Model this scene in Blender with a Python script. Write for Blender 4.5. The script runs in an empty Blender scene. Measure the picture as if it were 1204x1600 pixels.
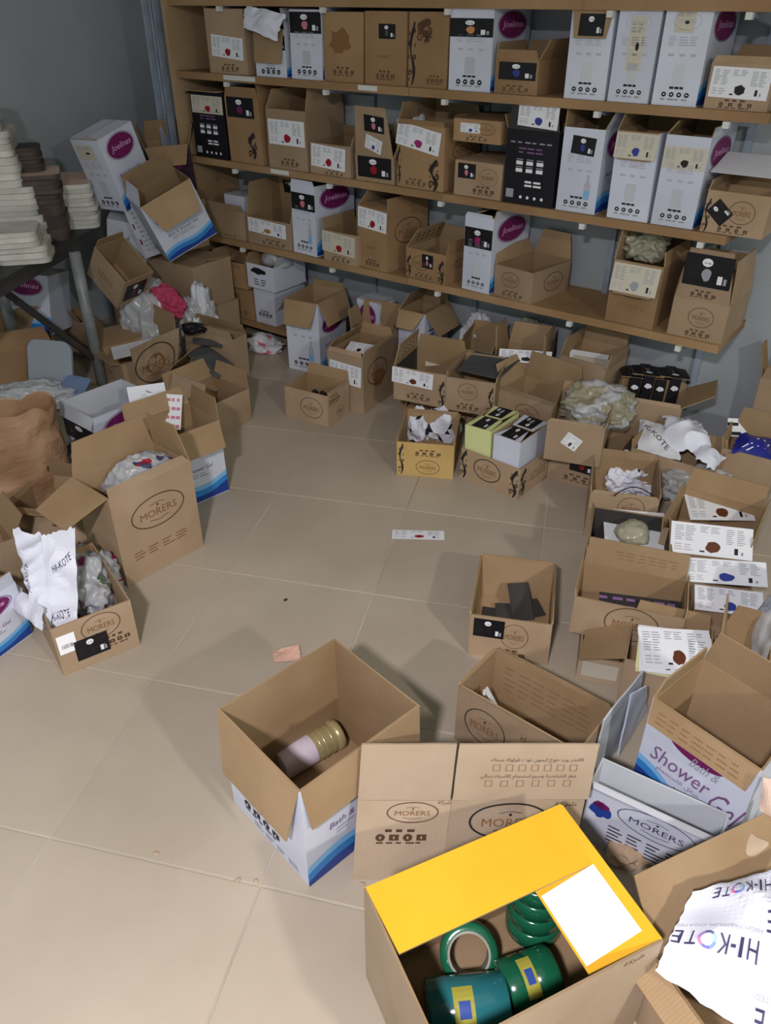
import bpy, math, random
from mathutils import Vector, Matrix, noise

# ------------------------------------------------------------------ camera, world, light, exposure
FPX, YHOR, CAMH = 1230.0, -10.0, 1.6
PITCH = math.atan((800 - YHOR) / FPX)
scene = bpy.context.scene
COL = scene.collection
cam = bpy.data.cameras.new('camera')
cam.sensor_fit = 'VERTICAL'
cam.sensor_height = 36.0
cam.lens = 36.0 * FPX / 1600.0
cam.clip_start = 0.05
camo = bpy.data.objects.new('camera', cam)
COL.objects.link(camo)
camo.location = (0, 0, CAMH)
camo.rotation_euler = (math.pi / 2 - PITCH, 0, 0)
scene.camera = camo
scene.view_settings.view_transform = 'Standard'
scene.view_settings.look = 'None'
scene.view_settings.exposure = 0.0
scene.view_settings.gamma = 1.0
scene.view_settings.use_curve_mapping = False
world = bpy.data.worlds.new('world')
scene.world = world
world.use_nodes = True
world.node_tree.nodes['Background'].inputs[0].default_value = (0.86, 0.98, 0.98, 1)
world.node_tree.nodes['Background'].inputs[1].default_value = 0.62
LAMPS = [((-0.45, -0.7, 2.35), 100, (0.98, 0.92, 1.0)), ((1.75, -1.2, 2.35), 75, (1.0, 0.97, 0.88))]

# ------------------------------------------------------------------ basics
R = math.radians
SA = R(36.5)                                     # the shelf wall runs this much off the picture plane
E1 = Vector((math.cos(SA), -math.sin(SA), 0))    # along the shelf wall, to the right
EN = Vector((math.sin(SA), math.cos(SA), 0))     # into the shelf wall
UP = Vector((0, 0, 1))
DSH = 2.885                                      # shelf fronts, metres from the viewer along EN
DW = 3.23                                        # face of the shelf wall

def ray(x, y):
    u, v = x - 602.0, 800.0 - y
    c, s = math.cos(PITCH), math.sin(PITCH)
    return Vector((u, FPX * c + v * s, -FPX * s + v * c))
def at(x, y, z=0.0):
    d = ray(x, y); t = (z - CAMH) / d.z
    return Vector((0, 0, CAMH)) + d * t
def on_front(x, y, nf):
    d = ray(x, y); t = nf / d.dot(EN); p = Vector((0, 0, CAMH)) + d * t
    return p.dot(E1), p.z
def sn(s, n, z=0.0):
    return E1 * s + EN * n + UP * z

def lin(c):
    return tuple((v / 12.92 if v <= 0.04045 else ((v + 0.055) / 1.055) ** 2.4) for v in (x / 255.0 for x in c)) + (1.0,)

MATS = {}
def mat(name, col, rough=0.6, spec=0.3, metal=0.0):
    m = bpy.data.materials.new(name); m.use_nodes = True
    b = m.node_tree.nodes['Principled BSDF']
    b.inputs['Base Color'].default_value = lin(col)
    b.inputs['Roughness'].default_value = rough
    b.inputs['Specular IOR Level'].default_value = spec
    b.inputs['Metallic'].default_value = metal
    MATS[name] = m
    return m
def N(m, kind, **kw):
    n = m.node_tree.nodes.new(kind)
    for k, v in kw.items():
        if k in n.inputs: n.inputs[k].default_value = v
        else: setattr(n, k, v)
    return n
def L(m, a, b):
    m.node_tree.links.new(a, b)

def noisy(name, c1, c2, scale=5.0, rough=0.75, bump=0.0, bscale=60.0, rnd=0.12, flutes=False, coord='Object', spec=0.25, detail=5.0, lo=0.35, hi=0.65, sheen=None):
    m = mat(name, c1, rough, spec)
    b = m.node_tree.nodes['Principled BSDF']
    tc = N(m, 'ShaderNodeTexCoord')
    src = tc.outputs['Object']
    if coord == 'World':
        g = N(m, 'ShaderNodeNewGeometry'); src = g.outputs['Position']
    oi = N(m, 'ShaderNodeObjectInfo')
    add = N(m, 'ShaderNodeVectorMath', operation='ADD')
    mul = N(m, 'ShaderNodeMath', operation='MULTIPLY'); mul.inputs[1].default_value = 37.0
    L(m, oi.outputs['Random'], mul.inputs[0]); L(m, src, add.inputs[0])
    if coord != 'World': L(m, mul.outputs[0], add.inputs[1])
    nz = N(m, 'ShaderNodeTexNoise'); nz.inputs['Scale'].default_value = scale; nz.inputs['Detail'].default_value = detail
    L(m, add.outputs[0], nz.inputs['Vector'])
    cr = N(m, 'ShaderNodeValToRGB'); cr.color_ramp.elements[0].color = lin(c1); cr.color_ramp.elements[1].color = lin(c2)
    cr.color_ramp.elements[0].position = lo; cr.color_ramp.elements[1].position = hi
    L(m, nz.outputs['Fac'], cr.inputs['Fac'])
    hs = N(m, 'ShaderNodeHueSaturation')
    mr = N(m, 'ShaderNodeMapRange'); mr.inputs['To Min'].default_value = 1 - rnd; mr.inputs['To Max'].default_value = 1 + rnd
    L(m, oi.outputs['Random'], mr.inputs['Value']); L(m, mr.outputs[0], hs.inputs['Value'])
    L(m, cr.outputs['Color'], hs.inputs['Color']); L(m, hs.outputs['Color'], b.inputs['Base Color'])
    if bump or flutes:
        bp = N(m, 'ShaderNodeBump'); bp.inputs['Strength'].default_value = bump or 0.12; bp.inputs['Distance'].default_value = 0.002
        if flutes:
            wv = N(m, 'ShaderNodeTexWave'); wv.inputs['Scale'].default_value = 48.0; wv.inputs['Distortion'].default_value = 0.4
            wv.bands_direction = 'X'; L(m, tc.outputs['Object'], wv.inputs['Vector'])
            n2 = N(m, 'ShaderNodeTexNoise'); n2.inputs['Scale'].default_value = 9.0; L(m, add.outputs[0], n2.inputs['Vector'])
            mx = N(m, 'ShaderNodeMath', operation='MULTIPLY_ADD'); mx.inputs[1].default_value = 4.0
            L(m, n2.outputs['Fac'], mx.inputs[0]); L(m, wv.outputs['Fac'], mx.inputs[2]); L(m, mx.outputs[0], bp.inputs['Height'])
        else:
            n2 = N(m, 'ShaderNodeTexNoise'); n2.inputs['Scale'].default_value = bscale; n2.inputs['Detail'].default_value = 4.0
            L(m, add.outputs[0], n2.inputs['Vector']); L(m, n2.outputs['Fac'], bp.inputs['Height'])
        L(m, bp.outputs[0], b.inputs['Normal'])
    return m

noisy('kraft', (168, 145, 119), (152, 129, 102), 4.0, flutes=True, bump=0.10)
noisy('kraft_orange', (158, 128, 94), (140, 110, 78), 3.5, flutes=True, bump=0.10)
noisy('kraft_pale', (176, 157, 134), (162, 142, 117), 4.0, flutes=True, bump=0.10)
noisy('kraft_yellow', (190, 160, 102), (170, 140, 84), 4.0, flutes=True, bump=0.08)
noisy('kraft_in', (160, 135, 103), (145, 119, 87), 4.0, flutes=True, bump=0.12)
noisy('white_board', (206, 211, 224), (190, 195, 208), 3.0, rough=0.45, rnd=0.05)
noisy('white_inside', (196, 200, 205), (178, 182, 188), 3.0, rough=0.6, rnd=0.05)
noisy('black_board', (30, 26, 34), (20, 18, 24), 4.0, rough=0.5)
noisy('purple_board', (58, 26, 52), (30, 18, 32), 6.0, rough=0.5)
noisy('dark_liner', (62, 60, 58), (48, 46, 45), 5.0, rough=0.7)
noisy('yellow_board', (232, 178, 48), (226, 168, 40), 4.0, rough=0.42, rnd=0.0, flutes=True, bump=0.02)
noisy('wood', (160, 130, 94), (138, 108, 74), 3.0, rough=0.7, rnd=0.06)
noisy('panel_wood', (168, 142, 108), (148, 122, 90), 2.5, rough=0.75, rnd=0.05)
noisy('ceiling_paint', (226, 226, 222), (216, 216, 212), 1.2, rough=0.8, rnd=0.0, coord='World')
noisy('wall_paint', (166, 172, 176), (152, 158, 162), 1.2, rough=0.75, bump=0.15, bscale=25, rnd=0.0, coord='World')
noisy('tile_face', (180, 168, 150), (164, 152, 134), 2.2, rough=0.42, rnd=0.035, coord='World', spec=0.35, lo=0.3, hi=0.7, detail=6)
noisy('grout', (196, 188, 174), (160, 150, 134), 3.0, rough=0.85, rnd=0.0, coord='World')
noisy('paper', (216, 218, 222), (204, 206, 212), 4.0, rough=0.6, rnd=0.04)
noisy('wrap_paper', (226, 228, 238), (214, 216, 228), 5.0, rough=0.5, rnd=0.02)
noisy('kraft_paper', (158, 126, 96), (134, 102, 74), 6.0, rough=0.55, rnd=0.05)
noisy('grey_sheet', (92, 94, 96), (76, 78, 80), 4.0, rough=0.6)
noisy('bundle_white', (204, 202, 192), (186, 184, 174), 9.0, rough=0.55)
noisy('bundle_pink', (206, 180, 162), (190, 162, 144), 6.0, rough=0.6)
noisy('bundle_dark', (88, 74, 66), (60, 52, 48), 7.0, rough=0.6)
noisy('table_metal', (66, 66, 64), (50, 50, 48), 6.0, rough=0.5)
noisy('pipe_metal', (140, 146, 146), (118, 122, 122), 12.0, rough=0.38, spec=0.5)
noisy('strip_metal', (158, 168, 182), (128, 138, 152), 8.0, rough=0.4, spec=0.5)
mat('print_brown', (84, 60, 44), 0.8)
mat('print_rust', (130, 92, 58), 0.8)
mat('print_dark', (40, 36, 38), 0.75)
mat('print_black', (22, 21, 25), 0.45)
mat('print_grey', (150, 152, 160), 0.7)
mat('print_pale', (178, 176, 186), 0.7)
mat('print_white', (226, 228, 232), 0.5)
mat('label_white', (222, 224, 228), 0.45)
mat('label_faded', (196, 190, 172), 0.5)
mat('label_bright', (248, 248, 252), 0.4)
mat('purple', (112, 28, 88), 0.5)
mat('purple_text', (220, 170, 208), 0.5)
mat('violet_line', (120, 84, 128), 0.6)
mat('blue_wave', (52, 128, 196), 0.45)
mat('blue_light', (120, 178, 222), 0.45)
mat('blue_deep', (34, 62, 140), 0.45)
mat('red', (150, 24, 38), 0.5)
mat('magenta', (150, 34, 100), 0.5)
mat('blue', (48, 62, 140), 0.5)
mat('brown', (92, 48, 28), 0.5)
mat('gold', (160, 120, 50), 0.5)
mat('orange', (196, 140, 80), 0.5)
mat('ink', (26, 26, 34), 0.5)
mat('pinkish', (196, 120, 130), 0.5)
mat('pink_cloth', (176, 60, 92), 0.6)
mat('tape_clear', (190, 164, 120), 0.25, 0.6)
mat('hi_navy', (62, 58, 92), 0.5)
mat('hi_grey', (176, 178, 190), 0.6)
mat('bag_blue', (30, 36, 130), 0.3, 0.5)
mat('bag_cyan', (40, 120, 200), 0.3, 0.5)
mat('tape_green', (26, 96, 66), 0.16, 0.7)
mat('tape_teal', (44, 118, 122), 0.14, 0.8)
mat('tape_core', (150, 152, 138), 0.7)
mat('sticker_yellow', (176, 170, 70), 0.3, 0.6)
mat('sticker_blue', (52, 84, 160), 0.3, 0.6)
mat('tin_gold', (176, 164, 118), 0.28, 0.6, 0.35)
mat('tin_label', (206, 196, 206), 0.3, 0.5)
mat('tin_dark', (70, 48, 40), 0.4)
mat('plastic_grey', (142, 152, 160), 0.4, 0.45)
mat('box_lime', (206, 212, 150), 0.5)
mat('white_tip', (206, 206, 202), 0.5)
mat('sheet_yellow', (222, 220, 160), 0.5)
mat('scrap_pink', (214, 170, 150), 0.6)
mat('folder_blue', (112, 132, 164), 0.5)
mat('wire', (30, 26, 24), 0.5)
mat('green_cloth', (70, 84, 60), 0.7)
def plastic(name, col, alpha):
    m = mat(name, col, 0.18, 0.6)
    m.node_tree.nodes['Principled BSDF'].inputs['Alpha'].default_value = alpha
noise_plastic = [('film_clear', (206, 210, 200), 0.45), ('film_milk', (206, 210, 212), 0.62), ('film_olive', (180, 176, 150), 0.60)]
for a_ in noise_plastic: plastic(*a_)
# a blob-free rainbow for the O of the wrapping paper
for i_, c_ in enumerate([(226, 120, 170), (110, 110, 220), (120, 150, 230), (150, 210, 200), (90, 90, 130), (160, 130, 200)]):
    mat('rain%d' % i_, c_, 0.5)

def mk(name, verts, faces, mats, parent=None, fm=None, smooth=False):
    me = bpy.data.meshes.new(name)
    me.from_pydata([tuple(v) for v in verts], [], faces)
    for m in ([mats] if isinstance(mats, str) else mats): me.materials.append(MATS[m])
    if fm: me.polygons.foreach_set('material_index', fm)
    if smooth: me.polygons.foreach_set('use_smooth', [True] * len(faces))
    me.update()
    o = bpy.data.objects.new(name, me); COL.objects.link(o)
    if parent: o.parent = parent
    return o
def link_mesh(name, me, parent=None, mw=None):
    o = bpy.data.objects.new(name, me); COL.objects.link(o)
    if parent: o.parent = parent
    if mw is not None: o.matrix_local = mw
    return o
def tag(o, label, cat, group=None):
    o['label'] = label; o['category'] = cat
    if group: o['group'] = group
    return o
def thing(name, label, cat, group=None, loc=(0, 0, 0), rot=(0, 0, 0)):
    o = bpy.data.objects.new(name, None); COL.objects.link(o)
    o.empty_display_size = 0.05
    o.location = loc; o.rotation_euler = rot
    return tag(o, label, cat, group)
def struct(o):
    o['kind'] = 'structure'; return o
def box_vf(x0, x1, y0, y1, z0, z1):
    v = [(x, y, z) for z in (z0, z1) for x, y in ((x0, y0), (x1, y0), (x1, y1), (x0, y1))]
    f = [(3, 2, 1, 0), (4, 5, 6, 7), (0, 1, 5, 4), (1, 2, 6, 5), (2, 3, 7, 6), (3, 0, 4, 7)]
    return v, f
def frame_box(name, o, ax, ay, az, m, parent=None):
    """a box from corner o along three edge vectors"""
    v = [o + ax * i + ay * j + az * k for k in (0, 1) for i, j in ((0, 0), (1, 0), (1, 1), (0, 1))]
    f = [(3, 2, 1, 0), (4, 5, 6, 7), (0, 1, 5, 4), (1, 2, 6, 5), (2, 3, 7, 6), (3, 0, 4, 7)]
    return mk(name, v, f, m, parent)
def tube_vf(pts, r, seg=8, cap=True):
    v, f = [], []
    for i, p in enumerate(pts):
        d = (pts[min(i + 1, len(pts) - 1)] - pts[max(i - 1, 0)]).normalized()
        a = d.orthogonal().normalized() if i == 0 else (a - d * a.dot(d)).normalized()
        b = d.cross(a)
        rr = r[i] if isinstance(r, (list, tuple)) else r
        v += [p + (a * math.cos(t) + b * math.sin(t)) * rr for t in (2 * math.pi * k / seg for k in range(seg))]
    for i in range(len(pts) - 1):
        for k in range(seg):
            f.append((i * seg + k, i * seg + (k + 1) % seg, (i + 1) * seg + (k + 1) % seg, (i + 1) * seg + k))
    if cap:
        f.append(tuple(range(seg))[::-1]); n = (len(pts) - 1) * seg; f.append(tuple(range(n, n + seg)))
    return v, f

# ------------------------------------------------------------------ flat print: shapes in the plane of a panel
TXT = {}
def text_geo(s):
    if s not in TXT:
        cu = bpy.data.curves.new('t', 'FONT'); cu.body = s; cu.resolution_u = 2
        o = bpy.data.objects.new('t', cu); COL.objects.link(o)
        dg = bpy.context.evaluated_depsgraph_get()
        me = o.evaluated_get(dg).to_mesh()
        vs = [(v.co.x, v.co.y) for v in me.vertices]; fs = [tuple(p.vertices) for p in me.polygons]
        o.evaluated_get(dg).to_mesh_clear()
        bpy.data.objects.remove(o); bpy.data.curves.remove(cu)
        if vs:
            x0, x1 = min(v[0] for v in vs), max(v[0] for v in vs); y0, y1 = min(v[1] for v in vs), max(v[1] for v in vs)
            vs = [((x - x0) / max(x1 - x0, 1e-6), (y - y0) / max(y1 - y0, 1e-6)) for x, y in vs]
        TXT[s] = (vs, fs)
    return TXT[s]
AR = {'ا': 0xFE8D, 'ب': 0xFE8F, 'ة': 0xFE93, 'ت': 0xFE95, 'ج': 0xFE9D, 'ح': 0xFEA1, 'خ': 0xFEA5, 'د': 0xFEA9, 'ر': 0xFEAD, 'ز': 0xFEAF, 'س': 0xFEB1, 'ش': 0xFEB5, 'ص': 0xFEB9, 'ط': 0xFEC1, 'ع': 0xFEC9, 'ف': 0xFED1, 'ق': 0xFED5, 'ك': 0xFED9, 'ل': 0xFEDD, 'م': 0xFEE1, 'ن': 0xFEE5, 'ه': 0xFEE9, 'و': 0xFEED, 'ي': 0xFEF1, 'ئ': 0xFE89}
def arabic(s):
    """letters joined by hand and laid out right to left"""
    two = 'اةدرزو'
    out = []
    for i, c in enumerate(s):
        if c not in AR: out.append(c); continue
        pj = i > 0 and s[i - 1] in AR and s[i - 1] not in two
        nj = c not in two and i + 1 < len(s) and s[i + 1] in AR
        out.append(chr(AR[c] + (3 if pj and nj else 1 if pj else 2 if nj else 0)))
    return ''.join(reversed(out))

class Flat:
    def __init__(self): self.v, self.f, self.m, self.mats = [], [], [], []
    def poly(self, pts, m, lay=0):
        if m not in self.mats: self.mats.append(m)
        n = len(self.v); self.v += [(x, y, 0.0009 + lay * 0.0004) for x, y in pts]
        self.f.append(tuple(range(n, n + len(pts)))); self.m.append(self.mats.index(m))
    def rect(self, x, y, w, h, m, lay=0): self.poly([(x, y), (x + w, y), (x + w, y + h), (x, y + h)], m, lay)
    def ell(self, cx, cy, rx, ry, m, lay=0, n=20, wob=0.0, seed=0):
        rr = random.Random(seed)
        self.poly([(cx + rx * math.cos(t) * k, cy + ry * math.sin(t) * k) for t, k in ((2 * math.pi * i / n, 1 + rr.uniform(-wob, wob)) for i in range(n))], m, lay)
    def ring(self, cx, cy, rx, ry, t, m, lay=0, n=28, a0=0.0, a1=6.2832):
        for i in range(n):
            p, q = a0 + (a1 - a0) * i / n, a0 + (a1 - a0) * (i + 1) / n
            self.poly([(cx + rx * math.cos(p), cy + ry * math.sin(p)), (cx + rx * math.cos(q), cy + ry * math.sin(q)), (cx + (rx - t) * math.cos(q), cy + (ry - t) * math.sin(q)), (cx + (rx - t) * math.cos(p), cy + (ry - t) * math.sin(p))], m, lay)
    def text(self, s, x, y, w, h, m, lay=1, slant=0.0, rot=0.0):
        vs, fs = text_geo(s)
        if m not in self.mats: self.mats.append(m)
        n = len(self.v); c, sn_ = math.cos(rot), math.sin(rot)
        for a, b in vs:
            px, py = (a - 0.5) * w + slant * (b - .5) * h, (b - 0.5) * h
            self.v.append((x + px * c - py * sn_, y + px * sn_ + py * c, 0.0009 + lay * 0.0004))
        for q in fs: self.f.append(tuple(n + i for i in q)); self.m.append(self.mats.index(m))
    def lines(self, x, y, w, h, rows, m, lay=1, seed=1, fill=0.45, words=3):
        rr = random.Random(seed); st = h / rows
        for r in range(rows):
            cx = x
            for k in range(words):
                ww = w / words * rr.uniform(0.5, 0.92); self.rect(cx, y + h - (r + 0.8) * st, ww, st * fill, m, lay); cx += w / words
    def strip(self, pts, wd, m, lay=0):
        for i in range(len(pts) - 1):
            (x0, y0), (x1, y1) = pts[i], pts[i + 1]; dx, dy = x1 - x0, y1 - y0; l = math.hypot(dx, dy) or 1
            w0 = wd[i] if isinstance(wd, list) else wd; w1 = wd[i + 1] if isinstance(wd, list) else wd
            nx, ny = -dy / l, dx / l
            self.poly([(x0 + nx * w0, y0 + ny * w0), (x0 - nx * w0, y0 - ny * w0), (x1 - nx * w1, y1 - ny * w1), (x1 + nx * w1, y1 + ny * w1)], m, lay)
    def mesh(self, name):
        me = bpy.data.meshes.new(name); me.from_pydata(self.v, [], self.f)
        for m in self.mats: me.materials.append(MATS[m])
        me.polygons.foreach_set('material_index', self.m); me.update(); return me

def d_white_label(g, w, h, acc='red', base='label_white', seed=1):
    g.rect(0, 0, w, h, base)
    for i, x in enumerate((0.05, 0.36, 0.68)):
        g.lines(x * w, h * (0.42 if i != 1 else 0.72), w * 0.26, h * (0.5 if i != 1 else 0.22), 8 if i != 1 else 4, 'print_grey' if w > .13 else 'print_pale', 1, seed + i, 0.38, 2)
    g.ell(0.52 * w, 0.28 * h, 0.09 * w, 0.17 * h, acc, 2, 14, 0.12, seed)
    g.rect(0.36 * w, 0.1 * h, 0.06 * w, 0.05 * h, 'print_dark', 1)
    g.rect(0.78 * w, 0.12 * h, 0.045 * w, 0.2 * h, 'print_dark', 1); g.rect(0.86 * w, 0.12 * h, 0.03 * w, 0.1 * h, 'print_grey', 1)
    g.lines(0.05 * w, 0.1 * h, 0.24 * w, 0.24 * h, 3, 'print_pale', 1, seed + 5, 0.4, 2)
def d_black_label(g, w, h, acc='magenta', seed=1):
    g.rect(0, 0, w, h, 'print_black')
    g.ell(0.46 * w, 0.76 * h, 0.11 * w, 0.13 * h, 'print_white', 1)
    g.lines(0.40 * w, 0.72 * h, 0.14 * w, 0.05 * h, 1, 'print_dark', 2, 1, .5, 2)
    g.ell(0.48 * w, 0.38 * h, 0.10 * w, 0.20 * h, acc, 1, 14, 0.1, seed)
    g.rect(0.72 * w, 0.14 * h, 0.10 * w, 0.26 * h, 'print_white', 1); g.rect(0.85 * w, 0.14 * h, 0.06 * w, 0.2 * h, 'print_grey', 1)
    g.lines(0.1 * w, 0.2 * h, 0.22 * w, 0.5 * h, 6, 'print_dark', 1, seed, .4, 2)
def d_logo(g, w, h, ink='print_brown', t=0.022):
    g.ring(w / 2, h / 2, w / 2, h / 2, t * w, ink, 0, 32)
    g.text('MORERS', w / 2, h * 0.47, w * 0.68, h * 0.22, 'print_rust' if ink in ('print_brown', 'print_dark') else ink)
    g.strip([(w * .36, h * .72), (w * .5, h * .77), (w * .64, h * .72)], 0.004 * w, ink, 1)
    g.strip([(w * .32, h * .26), (w * .5, h * .2), (w * .68, h * .26)], 0.005 * w, ink, 1)
    g.ell(w * .5, h * .68, w * .02, h * .04, ink, 1, 8)
def d_icons(g, w, h, ink='print_brown'):
    g.lines(0.2 * w, 0.72 * h, 0.6 * w, 0.26 * h, 1, ink, 0, 4, .7, 3)
    for i in range(4):
        cx = w * (0.12 + 0.25 * i); r = min(h * 0.24, w * 0.09)
        if i % 2: g.poly([(cx - r, .42 * h - r * .8), (cx + r, .42 * h - r * .8), (cx + r, .42 * h + r * .8), (cx - r, .42 * h + r * .8)], ink, 0)
        else: g.ell(cx, .42 * h, r, r, ink, 0, 12)
        g.rect(cx - r * .16, .42 * h - r * .36, r * .32, r * .72, 'kraft_pale' if ink != 'print_dark' else 'print_white', 1)
    g.lines(0.05 * w, 0.0, 0.9 * w, 0.16 * h, 1, ink, 0, 9, .6, 5)
def spiral(cx, cy, r, turns, a0, n=16, sgn=1):
    return [(cx + r * (1 - .8 * i / n) * math.cos(a0 + sgn * turns * 6.283 * i / n), cy + r * (1 - .8 * i / n) * math.sin(a0 + sgn * turns * 6.283 * i / n)) for i in range(n + 1)]
def d_flourish(g, w, h, ink='print_dark'):
    k = min(w, h)
    g.strip([(w * .5 + .22 * w * math.sin(i * .62), h * i / 12) for i in range(13)], [0.05 * w + .10 * w * abs(math.sin(i * .5)) for i in range(13)], ink)
    for (x, y, r, a, s) in ((.28, .2, .24, 0, 1), (.72, .45, .2, 2, -1), (.3, .66, .22, 1, 1), (.66, .86, .2, 3, -1)):
        p = spiral(x * w, y * h, r * k, 1.3, a, 16, s); g.strip(p, [k * .06 * (1 - .6 * i / 16) for i in range(17)], ink, 1)
    for i in range(5): g.ell(w * (.2 + .6 * (i % 2)), h * (.1 + .18 * i), .05 * w, .035 * h, ink, 2, 8)
def d_white_front(g, w, h, bottle=False, oval=True):
    if oval:
        g.ring(w * .5, h * .84, w * .3, h * .085, w * .008, 'print_pale', 0, 24); g.text('MORERS', w * .5, h * .84, w * .36, h * .035, 'print_pale')
    g.lines(w * .16, h * .60, w * .68, h * .1, 4, 'print_pale', 0, 3, .4, 3)
    for i in range(3): g.rect(w * (.2 + .24 * i), h * .5, w * .12, h * .025, 'print_pale', 0)
    if bottle:
        g.rect(w * .66, h * .17, w * .15, h * .2, 'print_pale', 0); g.rect(w * .7, h * .37, w * .07, h * .1, 'print_pale', 0); g.rect(w * .67, h * .18, w * .13, h * .1, 'blue_light', 1)
    else: g.rect(w * .38, h * .22, w * .24, h * .2, 'white_inside', 0)
    g.lines(w * .34, h * .165, w * .34, h * .04, 1, 'print_dark', 0, 6, .6, 3)
    for i in range(4): g.ell(w * (.24 + .17 * i), h * .115, w * .055, w * .05, 'print_dark', 0, 10); g.rect(w * (.24 + .17 * i) - .02 * w, h * .11, w * .04, h * .012, 'print_white', 1)
    g.lines(w * .18, h * .05, w * .62, h * .03, 1, 'print_grey', 0, 8, .6, 4)
def d_white_side(g, w, h, low=False):
    cy = h * .80
    g.ell(w * .5, cy, w * .37, h * .155, 'purple', 0, 28)
    g.ring(w * .5, cy, w * .40, h * .170, w * .012, 'violet_line', 0, 28)
    g.text('Joelinas', w * .52, cy - h * .005, w * .56, h * .10, 'purple_text', 1, 0.25)
    g.text('Bath & Shower Gel', w * .5, h * .46, w * .6, h * .055, 'violet_line', 1, 0.2)
    g.lines(w * .25, h * .34, w * .5, h * .07, 2, 'print_grey', 0, 2, .4, 3)
    top = lambda x, k: h * (.15 + k + .09 * x + .035 * math.sin(x * 7))
    for k, m, lay in ((.05, 'blue_light', 0), (-.01, 'blue_wave', 1), (-.09, 'blue_deep', 2)):
        n = 12
        for i in range(n): g.poly([(w * i / n, .004), (w * (i + 1) / n, .004), (w * (i + 1) / n, max(.006, top((i + 1) / n, k))), (w * i / n, max(.006, top(i / n, k)))], m, lay)
def d_black_front(g, w, h):
    for i, t in enumerate((.74, .69)): g.lines(w * .25, h * t, w * .5, h * .03, 1, 'violet_line', 0, i, .7, 3)
    g.lines(w * .08, h * .82, w * .84, h * .025, 1, 'print_grey', 0, 7, .7, 6)
    for r in (.47, .57):
        for i in range(3): g.rect(w * (.22 + .2 * i), h * (r - .03), w * .13, h * .05, 'print_white', 0); g.rect(w * (.22 + .2 * i), h * (r + .035), w * .13, h * .012, 'print_grey', 0)
    g.lines(w * .42, h * .24, w * .34, h * .1, 2, 'print_white', 0, 5, .55, 2)
    g.rect(w * .06, h * .08, w * .15, h * .12, 'print_grey', 0)
    for i in range(4): g.ell(w * (.36 + .14 * i), h * .1, w * .028, w * .028, 'print_white', 0, 8)
def d_lines(g, w, h, ink='print_brown', rows=3, words=5, seed=3, fill=.35): g.lines(0, 0, w, h, rows, ink, 0, seed, fill, words)
def d_stain(g, w, h, m='print_rust', seed=1): g.ell(w / 2, h / 2, w / 2, h / 2, m, 0, 18, .25, seed)
def d_film(g, w, h): 
    g.rect(0, 0, w, h, 'label_faded'); g.lines(w * .1, h * .7, w * .8, h * .2, 3, 'print_grey', 1, 3, .4, 2); g.ell(w * .6, h * .45, w * .12, h * .08, 'ink', 1, 12)
def d_shower(g, w, h):
    g.text('Bath &', w * .60, h * .90, w * .26, h * .10, 'print_grey', 1, .3)
    g.text('Shower', w * .40, h * .74, w * .56, h * .16, 'violet_line', 1, .2)
    g.text('Gel', w * .84, h * .66, w * .26, h * .26, 'violet_line', 1, .3)
    g.text(arabic('سائل الاستحمام'), w * .40, h * .60, w * .42, h * .07, 'violet_line')
    g.text(arabic('شاور جل'), w * .52, h * .47, w * .36, h * .12, 'purple')
    g.ell(w * .5, h * 1.0, w * .26, h * .10, 'purple', 0, 24)
    for k, m, lay in ((.06, 'blue_light', 0), (0, 'blue_wave', 1), (-.08, 'blue_deep', 2)):
        for i in range(12):
            a, b = i / 12, (i + 1) / 12; t = lambda x: max(.006, h * (.34 + k + .22 * math.cos(x * 3.2)))
            g.poly([(w * a, .004), (w * b, .004), (w * b, t(b)), (w * a, t(a))], m, lay)
    for i in range(9): g.strip([(w * (.7 + .02 * i), h * .02), (w * (.82 + .018 * i), h * .16), (w * .99, h * (.24 + .03 * i))], .0018, 'violet_line', 3)
def d_checks(g, w, h):
    g.text(arabic('لافندر ورد خوخ ليمون توت فراولة مسك'), w * .52, h * .86, w * .9, h * .16, 'print_brown')
    for i in range(7):
        for s in ((0, 0, .07, .012), (0, .19, .07, .012), (0, 0, .006, .2), (.064, 0, .006, .2)): g.rect(w * (.1 + .125 * i + s[0]), h * (.52 + s[1]), w * s[2], h * s[3], 'print_rust')
    g.text(arabic('عطر الشخصية وسيم استحمام كلاسيك رجالي'), w * .46, h * .34, w * .94, h * .16, 'print_brown')
    for i in range(6):
        for s in ((0, 0, .07, .012), (0, .19, .07, .012), (0, 0, .006, .2), (.064, 0, .006, .2)): g.rect(w * (.04 + .155 * i + s[0]), h * (.02 + s[1]), w * s[2], h * s[3], 'print_rust')
def d_company(g, w, h, ink='print_brown'): g.text(arabic('شركة'), w * .5, h * .5, w, h, ink)
def d_blank(g, w, h, m='label_bright'): g.rect(0, 0, w, h, m)
def d_holes(g, w, h, m='label_faded'):
    for i in range(5):
        for j in range(3): g.ell(w * (.14 + .18 * i), h * (.25 + .25 * j), w * .035, h * .06, m, 0, 8)
DEC = dict(white_label=d_white_label, black_label=d_black_label, logo=d_logo, icons=d_icons, flourish=d_flourish, white_front=d_white_front, white_side=d_white_side, black_front=d_black_front, text_lines=d_lines, stain=d_stain, film_label=d_film, shower=d_shower, checks=d_checks, company=d_company, blank=d_blank, holes=d_holes)
PNAME = dict(white_label='label', black_label='label', logo='logo_print', icons='icon_print', flourish='flourish_print', white_front='front_print', white_side='side_print', black_front='front_print', text_lines='text_print', stain='stain', film_label='label', shower='shower_print', checks='text_print', company='company_print', blank='label', holes='hole_row')
DCACHE = {}
def decal_mesh(kind, w, h, **kw):
    key = (kind, round(w, 3), round(h, 3), tuple(sorted(kw.items())))
    if key not in DCACHE:
        g = Flat(); DEC[kind](g, w, h, **kw); DCACHE[key] = g.mesh(PNAME[kind])
    return DCACHE[key]
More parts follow.
